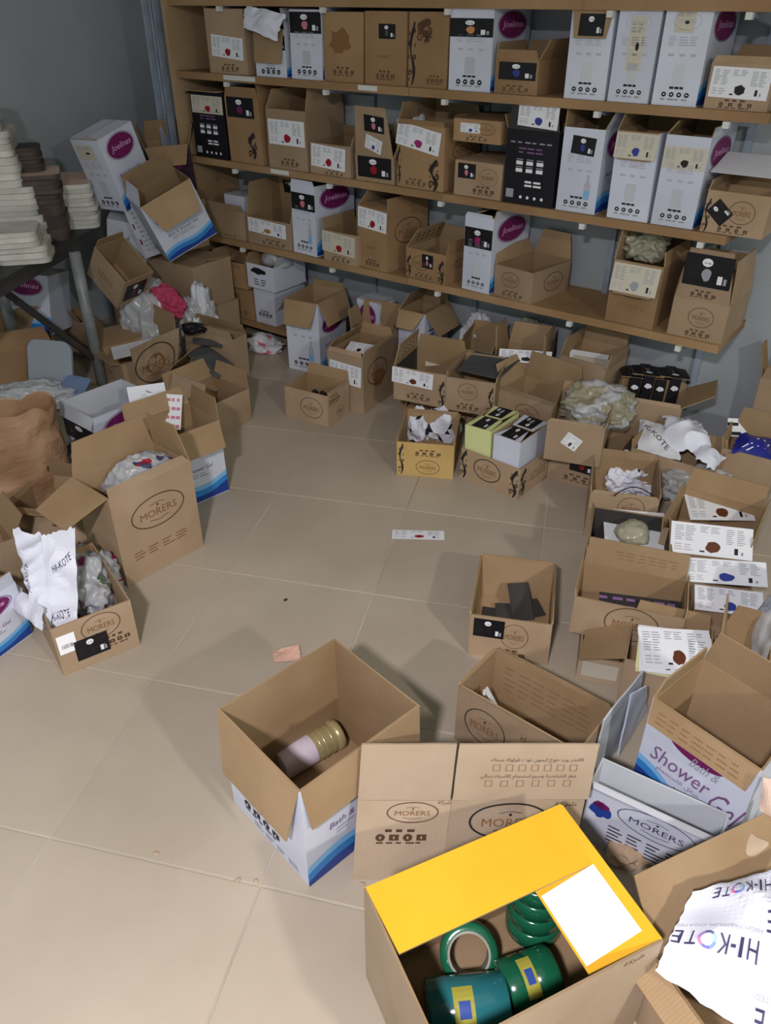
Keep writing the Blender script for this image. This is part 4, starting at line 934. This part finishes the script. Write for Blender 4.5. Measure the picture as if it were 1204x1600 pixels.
fb((778, 608), (872, 640), .24, .19, .24, 'open kraft carton with a small oval logo near its rim, right of the dark sheet', 'kraft', {'l': (.10, 110), 'b': (.12, 85, 0), 'r': (.06, 120), 'f': (.02, 100)}, [LOGO('f', .5, .74, .4, .3)], group=RG)
crumple('plastic_bag', 'pale crumpled film lying in the small oval logo carton', 'bag', at(846, 618, .10), (.18, .18, .11), 'paper', 57, 0, 3, .35)
fb((872, 560), (945, 580), .33, .20, .33, 'kraft carton with leaning white papers beneath the right shelf end', 'kraft', {'b': (.09, 90), 'l': (.09, 80), 'r': (.06, 100), 'f': (.02, 90)}, [], group=RG)
for q, lab in enumerate(('upper pale paper sheet leaning in the carton beneath the right shelf end', 'lower pale paper sheet leaning in the carton beneath the right shelf end')):
    card(lab, at(884 + 6 * q, 576 + 6 * q, .29), Vector((.95, -.3, -.05)), Vector((.25, .8, .42 - .1 * q)), .16, .11, 'blank', {'m': 'label_faded' if q else 'label_white'}, 'papers in the carton beneath the shelf end', name='paper_sheet', cat='paper')
fb((958, 622), (1066, 640), .28, .21, .28, 'kraft carton packed with folded black printed sheets by the grey wall', 'kraft', {'r': (.12, 150, 0), 'b': (.02, 90), 'f': (.015, 90)}, [], group=RG)
ct = at(1008, 616, .20)
for q in range(4):
    c = carton('folded_sleeve', ['black sleeve carton lying flat at the left in the kraft carton by the wall', 'black sleeve carton in the middle of the carton by the wall', 'black sleeve carton with a white oval in the carton by the wall', 'black sleeve carton standing at the right in the carton by the wall'][q], ct + Vector((-.075 + .05 * q, -.005 - .012 * q, -.10)), .042, .15, .20 + .012 * (q % 2), R(-9), 'black_board', 'kraft_in', CLOSED(.15), [('F:f', 'stain', .5, .5, .6, .3, {'m': 'print_white', 'seed': 0}), ('f', 'stain', .5, .8, .6, .1, {'m': 'print_white', 'seed': 0})], (R(-4), R(3)), 'black sleeves in the carton by the wall')
fb((853, 747), (930, 770), 0.0, .25, .147, 'low kraft carton with a black red label, beneath the film filled one', 'kraft', {}, [BL('f', 'red', .56, .66, .42, .42), ICON('f', .55, .24, .6, .22)], group=RG, w=.24)
fb((856, 656), (946, 670), .31, .30, .16, 'kraft carton overfilled with clear film, a torn label on its front', 'kraft', {'f': (.01, 100), 'r': (.02, 110), 'b': (.03, 100)}, [WL('f', 'brown', .46, .55, .3, .34, -28)], z0=.149, group=RG)
crumple('plastic_bag', 'big shiny heap of clear film bags bulging from the overfilled carton', 'bag', at(930, 654, .225), (.24, .25, .125), 'film_olive', 59, R(-10), 5, .34, [('film_milk', 2.0, .2)])
fb((620, 690), (710, 697), .15, .27, .15, 'yellowish kraft carton with black and white wrappers inside, front of the cluster', 'kraft_yellow', {'b': (.012, 95), 'l': (.012, 92), 'r': (.01, 95)}, [ICON('f', .55, .72, .5, .2), LOGO('f', .55, .3, .42, .42), FLO('f', .08, .5, .12, .9)], group=RG)
for q, (x, y, sd, lab) in enumerate(((655, 688, 61, 'left black and white wrapper crumpled in the yellowish carton'), (688, 690, 63, 'right black and white wrapper crumpled in the yellowish carton'))):
    crumple('wrapper', lab, 'wrapper', at(x, y, .02) + Vector((0, .04, 0)), (.12, .16, .12), 'wrap_paper', sd, q, 3, .42, [('ink', 2.2, .3)], 'wrappers in the yellowish carton')
fb((720, 700), (812, 735), .13, .23, .13, 'kraft carton with bold scroll corners holding a lime and a white carton', 'kraft', {'l': (.01, 90)}, [LOGO('f', .46, .56, .46, .72, 'print_dark', .03), FLO('f', .06, .5, .14, .95), FLO('f', .92, .48, .16, .9), FLO('r', .12, .5, .2, .9), ('r', 'text_lines', .6, .5, .5, .3, {'ink': 'print_rust'})], group=RG)
pa = at(770, 700, .15)
yw = math.atan2((at(812, 735, .13) - at(720, 700, .13)).y, (at(812, 735, .13) - at(720, 700, .13)).x)
ux = Vector((math.cos(yw), math.sin(yw), 0)); uy = Vector((-ux.y, ux.x, 0))
cc = at(720, 700, .13) + ux * .133 + uy * .115
cc.z = .012
for q, (du, m, lab) in enumerate(((-.064, 'box_lime', 'lime green carton with a black top label in the bold scroll carton'), (.062, 'white_board', 'white carton with a black top label in the bold scroll carton'))):
    carton('small_carton', lab, cc + ux * du + UP * (.02 if q == 0 else 0), .115, .205, .20 + .02 * q, yw + (.0 if q else .03), m, 'kraft_in', {'f': (.1, 0, 0), 'b': (.1, 0, 0)}, [('F:b', 'black_label', .5, .45, .55, .9, {'acc': 'print_grey', 'seed': 2}), ('F:f', 'black_label', .5, .5, .55, .98, {'acc': 'print_dark', 'seed': 3})], (0, R(-3 if q == 0 else 0)), 'small cartons in the bold scroll carton')
fb((985, 700), (1110, 738), .18, .20, .18, 'kraft carton heaped with printed white plastic bags at the right', 'kraft', {'l': (.03, 100), 'b': (.04, 95)}, [], group=RG)
def film_sheet(name, label, cat, P, m, amp, seed, bow, W, H, words, ink, group=None, freq=9, tear=.05):
    sh_ = Sheet(P, amp, seed, freq, bow, tear, .001); o_ = tag(sh_.build(name, m, 24, 24), label, cat, group)
    g_ = Flat()
    for t_, x, y, w, h, r_ in words: g_.text(t_, x, y, w, h, ink, 1, 0, R(r_))
    g_.v = [(min(max(x, .001), W - .001), min(max(y, .001), H - .001), z) for x, y, z in g_.v]
    if words: sh_.paint('lettering', g_, W, H, o_)
    return o_
film_sheet('wrapping_paper', 'grey white wrapping paper with dark lettering at the left of the heaped carton', 'paper', [at(994, 704, .165), at(1062, 722, .165), at(1058, 672, .225), at(1000, 656, .215)], 'paper', .010, 65, .02, .16, .14, [('HI-KOTE', .07, .07, .12, .022, -38)], 'print_dark', 'wrapping paper heaped in one carton')
film_sheet('wrapping_paper', 'big white crumpled wrapping paper peaking over the heaped carton', 'paper', [at(1046, 704, .19), at(1118, 716, .18), at(1098, 668, .235), at(1034, 650, .245)], 'wrap_paper', .022, 67, .05, .2, .16, [('KOTE', .08, .12, .06, .014, 10)], 'print_grey', 'wrapping paper heaped in one carton', 8, .12)
film_sheet('wrapping_paper', 'white wrapping paper tongue hanging over the right rim of the heaped carton', 'paper', [at(1085, 716, .20), at(1112, 738, .17), at(1132, 716, .18), at(1100, 690, .22)], 'wrap_paper', .014, 68, .03, .1, .1, [], 'print_grey', 'wrapping paper heaped in one carton', 10, .1)
crumple('plastic_bag', 'white film lump filling the bottom of the heaped carton', 'bag', at(1055, 712, .01), (.22, .16, .15), 'paper', 66, .3, 4, .3)
fb((1128, 700), (1215, 722), .20, .17, .20, 'kraft carton with a raised brown flap and a blue bag at the right edge', 'kraft', {'b': (.10, 95, 0), 'l': (.04, 100)}, [], group=RG)
film_sheet('blue_bag', 'bright blue printed bag hanging over the carton at the right edge', 'bag', [at(1140, 708, .195), at(1212, 724, .17), at(1206, 688, .205), at(1158, 674, .235)], 'bag_blue', .012, 69, .03, .2, .14, [('///', .12, .075, .10, .05, -12), ('//', .06, .04, .05, .03, -12)], 'print_white', None, 8, .08)
card('white printed sheet above the blue bag at the right edge', at(1135, 682, .19), Vector((1, -.1, 0)), Vector((.1, .5, .8)), .2, .07, 'text_lines', {'ink': 'print_dark', 'rows': 2, 'words': 3}, name='paper_sheet', cat='paper')
fb((922, 770), (1030, 784), .18, .27, .18, 'kraft carton with a heap of white crumpled paper in its middle', 'kraft', {'b': (.03, 92), 'l': (.02, 96), 'r': (.02, 96), 'f': (.012, 96)}, [LOGO('f', .62, .75, .4, .5)], group=RG)
crumple('paper_heap', 'heap of white crumpled paper in the kraft carton behind the black lined one', 'paper', at(982, 762, .03), (.20, .16, .12), 'wrap_paper', 71, 0, 5, .40, [('print_dark', 2.5, .55)])
fb((915, 862), (1046, 884), .18, .27, .18, 'black lined carton with a white card and a ball of film inside', 'kraft', {'f': (.010, 95), 'r': (.03, 250), 'l': (.02, 100)}, [('i:b', 'blank', .5, .5, .98, .98, {'m': 'dark_liner'}), ('i:l', 'blank', .5, .5, .98, .98, {'m': 'dark_liner'}), ('i:r', 'blank', .5, .5, .98, .98, {'m': 'dark_liner'})], group=RG)
wc = at(945, 862, .10)
card('white card lying in the black lined carton under the film ball', wc, Vector((.98, -.16, 0)), Vector((.05, .95, .2)), .2, .2, 'blank', {'m': 'label_white'}, name='white_card', cat='card')
crumple('film_ball', 'yellowish ball of clear film on the white card in the black lined carton', 'bag', at(985, 842, .13), (.105, .105, .06), 'film_olive', 73, 0, 4, .2, None, None, True)
wv_, wf_ = tube_vf([at(958 + i * 9, 775 - 14 * math.sin(i / 7 * 3.14), .19 + .02 * math.sin(i / 7 * 3.14)) for i in range(8)], .002, 6)
tag(mk('wire', wv_, wf_, 'wire'), 'thin dark bent wire over the rim of the black lined carton', 'wire')
fb((1033, 826), (1168, 866), .17, .30, .17, 'wide kraft carton with brown flower labels and cloudy film, right of the black lined one', 'kraft', {'b': (.08, 95, 0), 'r': (.05, 95, 0), 'l': (.03, 96), 'f': (.01, 90)}, [], group=RG)
card('white label with a brown flower over the front rim of the wide carton', at(1046, 862, .165), Vector((.97, -.2, 0)), Vector((-.1, .55, .45)), .24, .10, 'white_label', {'acc': 'brown', 'seed': 5}, 'labels in the wide carton')
card('white label with a brown flower lying deeper in the wide carton', at(1078, 812, .12), Vector((.9, -.1, .05)), Vector((.25, .9, .2)), .21, .13, 'white_label', {'acc': 'brown', 'seed': 6}, 'labels in the wide carton')
crumple('plastic_bag', 'cloudy clear bag at the back of the wide flower label carton', 'bag', at(1085, 780, .05), (.24, .2, .10), 'film_milk', 75, 0, 5, .35)
fb((898, 1060), (962, 1072), 0.0, .24, .085, 'flat film wrapped carton underneath the text flap carton', 'kraft_pale', {}, [('f', 'blank', .5, .5, .8, .6, {'m': 'label_faded'})], group=RG, w=.12)
fb((898, 930), (1052, 962), .22, .17, .13, 'kraft carton with a tall lettered back flap, left of the white label sheets', 'kraft', {'b': (.085, 96, 0), 'r': (.03, 92), 'l': (.02, 95)}, [LOGO('f', .55, .55, .5, .9), ('I:b', 'text_lines', .42, .5, .6, .36, {'ink': 'print_rust', 'rows': 3, 'words': 6, 'fill': .2})], z0=.087, group=RG, w=.29)
card('dark printed sleeve lying in the lettered flap carton', at(935, 948, .19), Vector((.97, -.2, 0)), Vector((.1, .6, .2)), .22, .05, 'text_lines', {'ink': 'violet_line', 'rows': 2, 'words': 6}, base='print_dark', name='printed_sleeve', cat='sleeve')
fb((1086, 975), (1165, 990), .10, .11, .10, 'low kraft carton under two white blue flower labels at the right', 'kraft', {'r': (.03, 95)}, [ICON('f', .4, .5, .5, .5)], group=RG, w=.26)
card('upper white label with a blue flower on the right hand cartons', at(1066, 908, .16), Vector((.98, -.12, 0)), Vector((.0, .7, .5)), .24, .075, 'white_label', {'acc': 'blue', 'seed': 2}, 'blue flower labels')
card('lower white label with a blue flower on the right hand cartons', at(1085, 952, .105), Vector((.97, -.2, 0)), Vector((.0, .8, .4)), .19, .08, 'white_label', {'acc': 'blue', 'seed': 3}, 'blue flower labels')
fb((1068, 909), (1176, 922), .14, .12, .14, 'kraft carton behind the blue flower labels at the right', 'kraft', {'b': (.02, 90), 'r': (.02, 90)}, [], group=RG)
fb((978, 1030), (1108, 1062), .17, .19, .17, 'kraft carton with a heap of white and yellow printed label sheets', 'kraft', {'l': (.13, 210, 0), 'b': (.05, 95, 0), 'r': (.02, 92)}, [], group=RG)
rr = random.Random(5)
for q in range(6):
    card(['lowest yellow tinted label sheet of the heap', 'white label sheet showing at the heap back', 'white label sheet sticking out at the heap left', 'yellow tinted label sheet at the heap front', 'white label sheet just under the topmost of the heap', 'topmost white label sheet with a brown flower of the heap'][q], at(992 + 6 * (q % 3), 1048 - 5 * (q % 2) - 6 * (q == 1), .15 + .006 * q), Vector((.95, -.30 + .10 * (q % 3), .02)), Vector((.3 - .06 * q, .9, .26)), .18, .12, 'white_label', {'acc': 'brown' if q == 5 else 'print_grey', 'seed': q, 'base': 'label_white' if q % 3 else 'sheet_yellow'}, 'label sheets heaped in one carton')
fb((1190, 590), (1252, 604), .37, .10, .37, 'kraft carton cut by the right picture edge against the grey wall', 'kraft', {'l': (.12, 105, 0), 'b': (.12, 90), 'f': (.05, 100)}, [], group=RG)
crumple('plastic_bag', 'cloudy bag with a blue patch cut by the right picture edge', 'bag', at(1212, 1062, .0), (.20, .22, .36), 'film_milk', 77, 0, 5, .2, [('bag_cyan', 1.3, .25)], None, True)
fb((1120, 1052), (1200, 1075), .18, .22, .18, 'plain kraft carton with a torn flap beside the blue patched bag', 'kraft', {'l': (.10, 100, 0), 'b': (.06, 90)}, [], group=RG)
fb((731, 1022), (855, 1040), 0.0, .283, .147, 'low kraft carton with a black label standing alone in the right aisle', 'kraft', {'b': (.008, 92), 'l': (.008, 92), 'r': (.008, 95)}, [BL('f', 'ink', .24, .72, .38, .44), LOGO('f', .56, .6, .34, .6), ICON('f', .5, .16, .46, .22)], group=RG)
cs = at(795, 962, .02)
for q in range(4):
    card(['long dark grey card at the bottom of the lone right aisle carton', 'square dark grey card at the bottom of the lone right aisle carton', 'dark grey card leaning in the left corner of the lone carton', 'small dark grey card at the right in the lone right aisle carton'][q], Vector((cs.x - .09 + .05 * q, cs.y - .02 + .01 * (q % 2), .008 + .004 * q)), Vector((.95, -.2 + .15 * q, 0)), Vector((.1, .8, .5 if q == 2 else .1)), .09 - .012 * q, .07 if q != 2 else .12, 'blank', {'m': 'dark_liner'}, 'grey cards in the lone carton', name='grey_card', cat='card', base='dark_liner')

# ------------------------------------------------------------------ floor odds and ends
lf = at(612, 841, .0015); lr = at(694, 843, .0015)
card('white label strip with a red flower lying on the bare floor', lf, lr - lf, Vector((0, 1, 0)), (lr - lf).length, .052, 'white_label', {'acc': 'red', 'seed': 8})
s = Sheet([at(428, 1034, .004), at(470, 1030, .012), at(466, 1008, .01), at(424, 1016, .004)], .004, 17, 20, 0, .06, .001)
tag(s.build('paper_scrap', 'scrap_pink', 6, 6), 'torn pink paper scrap on the floor behind the jar carton', 'paper')
for q, (x, y) in enumerate(((244, 1334), (372, 1376), (400, 1378), (565, 1382), (446, 938))):
    crumple('crumb', ['cardboard crumb on the floor tile at the lower left', 'cardboard crumb left of the tall jar carton corner', 'cardboard crumb by the foot of the tall jar carton', 'cardboard crumb between jar carton and yellow carton', 'tiny dark crumb on the open floor of the aisle'][q], 'crumb', at(x, y, 0), (.014, .009, .005), 'kraft_pale' if q < 4 else 'print_dark', 80 + q, q, 2, .3, None, 'crumbs on the floor')
# ------------------------------------------------------------------ foreground
NG = 'cartons in the foreground'
fb((342, 1107), (470, 1237), .32, .325, .32, 'deep white printed carton with kraft flaps folded down outside, a tin jar inside', 'white_board', {'f': (.165, 262, 0), 'r': (.115, 263, 0)}, [('f', 'icons', .42, .2, .5, .16, {'ink': 'print_dark'}), ('f', 'text_lines', .6, .06, .6, .06, {'ink': 'print_grey', 'rows': 2, 'words': 4}), ('r', 'white_side', .5, .5, 1, 1, {})], group=NG)
# tin jar lying in it
j0, j1 = at(437, 1195, .045), at(527, 1143, .045)
ax = (j1 - j0); jl = ax.length; ax.normalize()
jar = thing('tin_jar', 'gold and white tin jar lying in the deep white carton', 'jar', loc=(0, 0, 0)); align(jar, j0 + Vector((0, 0, -.006)), ax)
v, f = lathe([(0, 0), (.036, 0), (.038, .003), (.038, jl * .52), (.0375, jl * .53)], 28); mk('jar_label', v, f, 'tin_label', jar, None, True)
v, f = lathe([(.0375, jl * .53), (.0375, jl * .86), (.036, jl * .875), (.036, jl * .89)], 28); mk('jar_body', v, f, 'tin_gold', jar, None, True)
v, f = lathe([(.036, jl * .89), (.039, jl * .895), (.039, jl * 1.0), (.036, jl * 1.01), (.0, jl * 1.01)], 28); mk('jar_lid', v, f, 'tin_gold', jar, None, True)
for k in (.60, .68, .80):
    v, f = lathe([(.0376, jl * k), (.0388, jl * (k + .012)), (.0376, jl * (k + .024))], 28); mk('jar_ring', v, f, 'tin_gold', jar, None, True)

# flattened carton standing on edge
b0, b1 = Vector((-.072, .985, .001)), Vector((.405, .99, .001))
t0, t1 = at(565, 1163, .345), at(936, 1163, .345)
fc = thing('flattened_carton', 'flattened kraft carton standing on edge with two oval logos and slit top flaps', 'cardboard', loc=b0)
def fq(u, v): return (b0 * (1 - u) + b1 * u) * (1 - v) + (t0 * (1 - u) + t1 * u) * v
def fpanel(name, u0, u1, v0, v1, m='kraft_pale', back=0.0, prints=(), seed=1):
    n = (fq(1, 0) - fq(0, 0)).cross(fq(0, 1) - fq(0, 0)).normalized() * -back
    s = Sheet([fq(u0, v0) + n, fq(u1, v0) + n, fq(u1, v1) + n, fq(u0, v1) + n], .0015, seed, 8, .0, 0.004, .0045)
    o = part(s.build(name, m, 8, 8), fc)
    W, H = (fq(u1, v0) - fq(u0, v0)).length, (fq(u0, v1) - fq(u0, v0)).length
    for kind, cu, cv, su, sv, kw in prints:
        g0 = Flat(); DEC[kind](g0, su * W, sv * H, **kw)
        g0.v = [(x + cu * W - su * W / 2, y + cv * H - sv * H / 2, z) for x, y, z in g0.v]
        q = s.paint(PNAME[kind], g0, W, H, o)
    return o
fpanel('side_panel', 0.0, .405, 0, .60, prints=[('logo', .60, .86, .56, .26, {'ink': 'print_brown'}), ('company', .93, .98, .14, .06, {}), ('icons', .50, .56, .60, .2, {'ink': 'print_brown'})], seed=1)
fpanel('top_flap', 0.0, .401, .605, 1.0, seed=2)
fpanel('front_panel', .406, .985, 0, .60, prints=[('logo', .46, .74, .62, .46, {'ink': 'print_dark', 't': .026}), ('company', .86, .95, .16, .07, {}), ('text_lines', .5, .4, .5, .1, {'ink': 'print_rust'})], seed=3)
fpanel('top_flap', .411, 1.0, .605, 1.0, prints=[('checks', .56, .52, .74, .56, {})], seed=4)
fpanel('back_panel', .01, .98, 0, .58, 'kraft', .012, seed=5)

# kraft carton behind it
fb((715, 1072), (905, 1180), .19, .17, .19, 'long kraft carton with writing inside, behind the flattened carton', 'kraft', {'b': (.008, 92), 'f': (.006, 95), 'l': (.008, 95)}, [LOGO('f', .26, .52, .36, .6, 'print_dark', .024), ('f', 'company', .62, .72, .12, .14, {}), ('i:b', 'text_lines', .5, .6, .8, .5, {'ink': 'print_rust', 'rows': 5, 'words': 6, 'fill': .14})], group=NG, w=.325)
st0, st1 = at(760, 1080, .14), at(790, 1135, .03)
stk = thing('plastic_stick', 'white plastic stick with a hooked end leaning in the long kraft carton', 'stick', loc=st1)
d_ = (st0 - st1); sd = d_.cross(UP).normalized()
part(frame_box('stick_bar', st1, d_, sd * .016, d_.cross(sd).normalized() * .005, 'label_white'), stk)
part(frame_box('stick_hook', st1 + d_, d_.normalized() * .008, sd * -.014, d_.cross(sd).normalized() * .005, 'label_white'), stk)

# yellow flap carton with tape rolls
LB, RB = at(568, 1388, .30), at(877, 1256, .30)
yu = (RB - LB).normalized(); yn = Vector((yu.y, -yu.x, 0))
yc = (LB + RB) / 2 + yn * .1435; yc.z = .001
carton('yellow_carton', 'big kraft carton with bright yellow inner flaps and green tape rolls inside', yc, (RB - LB).length, .287, .299, math.atan2(yu.y, yu.x), 'kraft_pale', 'kraft_in', {'b': (.125, -3, 1, 'yellow_board'), 'r': (.135, -14, 0, 'yellow_board')}, [('F:r', 'blank', .33, .56, .46, .82, {'m': 'label_bright'}), ('f', 'company', .86, .95, .1, .05, {})], group=NG, shear=(0, 0))
def tape(label, c, axis, r, ln, n, m, sticker=True):
    """a pack of n tape rolls on one core"""
    t = thing('tape_roll', label, 'tape', 'green tape rolls in the yellow flap carton'); align(t, c, axis)
    for i in range(n):
        z0, z1 = ln * i / n, ln * (i + 1) / n - .0015; b = .004
        v, f = lathe([(r * .74, z0), (r - b, z0), (r, z0 + b), (r, z1 - b), (r - b, z1), (r * .74, z1)], 32); mk('tape_winding', v, f, m, t, None, True)
    v, f = lathe([(r * .74, -.001), (r * .74, ln), (r * .66, ln), (r * .66, -.001), (r * .74, -.001)], 32); mk('core', v, f, 'tape_core', t)
    if sticker:
        for a0, mm, k0, k1 in ((3.7, 'sticker_yellow', .30, .55), (3.7, 'sticker_blue', .36, .5)):
            vs, fs = [], []; rr_ = r + (.0008 if mm == 'sticker_yellow' else .0014); q0, q1 = (a0 - .7, a0 + .7) if mm == 'sticker_yellow' else (a0 - .25, a0 + .25)
            for i in range(9):
                a = q0 + (q1 - q0) * i / 8
                vs += [(rr_ * math.cos(a), rr_ * math.sin(a), ln * k0), (rr_ * math.cos(a), rr_ * math.sin(a), ln * k1)]
                if i: fs.append((2 * i - 2, 2 * i, 2 * i + 1, 2 * i - 1))
            mk('sticker', vs, fs, mm, t)
    return t
r1 = at(728, 1575, .06)
tape('teal tape pack with a yellow sticker lying foremost in the yellow flap carton', r1 + Vector((-.072, -.008, 0)), (1, .10, 0), .055, .148, 1, 'tape_teal')
tape('dark green tape roll pack lying right of the teal one', at(826, 1540, .055) + Vector((-.05, -.01, 0)), (1, .32, .02), .052, .105, 2, 'tape_green')
tape('green tape roll seen end on with its grey core', at(732, 1500, .03) + Vector((0, .02, 0)), (-.05, -.62, .78), .056, .05, 1, 'tape_green', False)
tape('upright stack of four dark green tape rolls under the white label', at(835, 1470, .02) + Vector((.0, .03, 0)), (.0, .12, 1), .055, .16, 4, 'tape_green', False)

# torn white carton with the oval logo, and the shower gel carton leaning behind it
tw_ = fb((922, 1222), (1122, 1315), .19, .075, .19, 'torn white carton with a big oval logo and handwriting lines at the front right', 'white_board', {'f': (.012, 200, 0)}, [('f', 'logo', .56, .72, .62, .40, {'ink': 'hi_navy', 't': .014}), ('f', 'text_lines', .52, .32, .62, .30, {'ink': 'print_dark', 'rows': 5, 'words': 4}), ('f', 'stain', .12, .62, .16, .24, {'m': 'blue_deep', 'seed': 0}), ('f', 'stain', .12, .70, .12, .12, {'m': 'purple', 'seed': 0})], group=NG, w=.27, inner='white_inside')
w0, w1 = at(926, 1206, .20), at(1000, 1066, .20)
sp = Sheet([Vector((w0.x + .05, w0.y + .125, .002)), Vector((w1.x, w1.y, .002)), w1 + UP * .04, Vector((w0.x + .05, w0.y + .125, .22))], .004, 19, 6, 0, .01, .004)
tag(sp.build('cardboard_sheet', 'white_inside', 8, 8), 'pale grey cardboard panel standing behind the torn white carton', 'cardboard')
sp2 = Sheet([at(965, 1180, .02), at(1010, 1110, .02), at(1010, 1072, .21), at(985, 1085, .21)], .004, 23, 6, 0, .02, .004)
tag(sp2.build('cardboard_sheet', 'white_board', 8, 8), 'narrow white folded cardboard strip beside the shower gel carton', 'cardboard')
F30 = fb((1020, 1092), (1190, 1207), .34, .19, .34, 'white shower gel carton with a kraft flap folded over its printed face', 'white_board', {'f': (.06, 255, 0), 'b': (.10, 84, 0), 'r': (.10, 98, 0), 'l': (.05, 80)}, [('f', 'shower', .5, .40, 1, .80, {}), ('I:f', 'text_lines', .5, .5, .8, .6, {'ink': 'print_rust', 'rows': 3, 'words': 7, 'fill': .16})], group=NG, w=None, tilt=(0, 0))
tag(crumple('cardboard_lump', '', '', at(985, 1330, .0), (.12, .10, .05), 'kraft', 87, .4, 3, .3), 'small crushed kraft piece at the foot of the torn white carton', 'cardboard')

# carton with printed wrapping paper at the lower right corner
fb((1020, 1490), (1092, 1590), .22, .42, .22, 'kraft carton with torn flaps overflowing with printed wrapping paper, lower right corner', 'kraft', {'l': (.12, 150, 0), 'f': (.05, 220, 0), 'b': (.10, 100)}, [], group=NG, w=.30)
pw = at(1140, 1520, .02)
crumple('wrapping_paper', 'crumpled white wrapping paper filling the carton under the HI-KOTE sheet', 'paper', Vector((pw.x + .04, pw.y - .02, .008)), (.24, .26, .235), 'wrap_paper', 89, .5, 4, .22)
hk = Sheet([at(1262, 1345, .30), at(1080, 1396, .29), at(1022, 1516, .25), at(1275, 1690, .27)], .013, 31, 7, .035, .03, .001)
ho = tag(hk.build('wrapping_paper', 'wrap_paper', 26, 26), 'white wrapping paper printed with HI-KOTE lettering in the lower right carton', 'paper')
g = Flat(); W, H = .34, .34
def hikote(cx, cy, k=1.0):
    for ch, x, w in (('H', -.42, .11), ('I', -.30, .035), ('-', -.225, .05), ('K', -.12, .11), ('T', .20, .10), ('E', .34, .09)):
        g.text(ch, cx + x * .17 * k, cy, w * .17 * k, (.034 if ch != '-' else .006) * k, 'hi_navy', 1)
    n = 6
    for i in range(n): g.ring(cx + .04 * .17 * k, cy, .0165 * k, .0175 * k, .0055 * k, 'rain%d' % i, 1, 6, 6.283 * i / n, 6.283 * (i + 1) / n)
    g.text('HIGH PREMIUM COATED', cx - .01, cy - .032 * k, .155 * k, .008 * k, 'hi_grey', 1)
hikote(.248, .20, 1.36); hikote(.03, .13, 1.42); hikote(.20, .04, 1.1); hikote(.05, .315, 1.2)
g.v = [(min(max(x, .001), W - .001), min(max(y, .001), H - .001), z) for x, y, z in g.v]
hk.paint('lettering', g, W, H, ho)
s = Sheet([at(1092, 1386, .215), at(1135, 1376, .215), at(1200, 1318, .27), at(1160, 1296, .27)], .006, 41, 9, .01, .05, .004)
tag(s.build('cardboard_flap', 'kraft_pale', 8, 8), 'torn pinkish cardboard flap above the printed wrapping paper', 'cardboard')
s = Sheet([at(1186, 1262, .285), at(1225, 1290, .27), at(1228, 1222, .34), at(1192, 1212, .345)], .012, 43, 12, .01, .06, .002)
tag(s.build('torn_paper', 'bundle_pink', 8, 8), 'torn pinkish paper scrap at the right edge below the shower gel carton', 'paper')
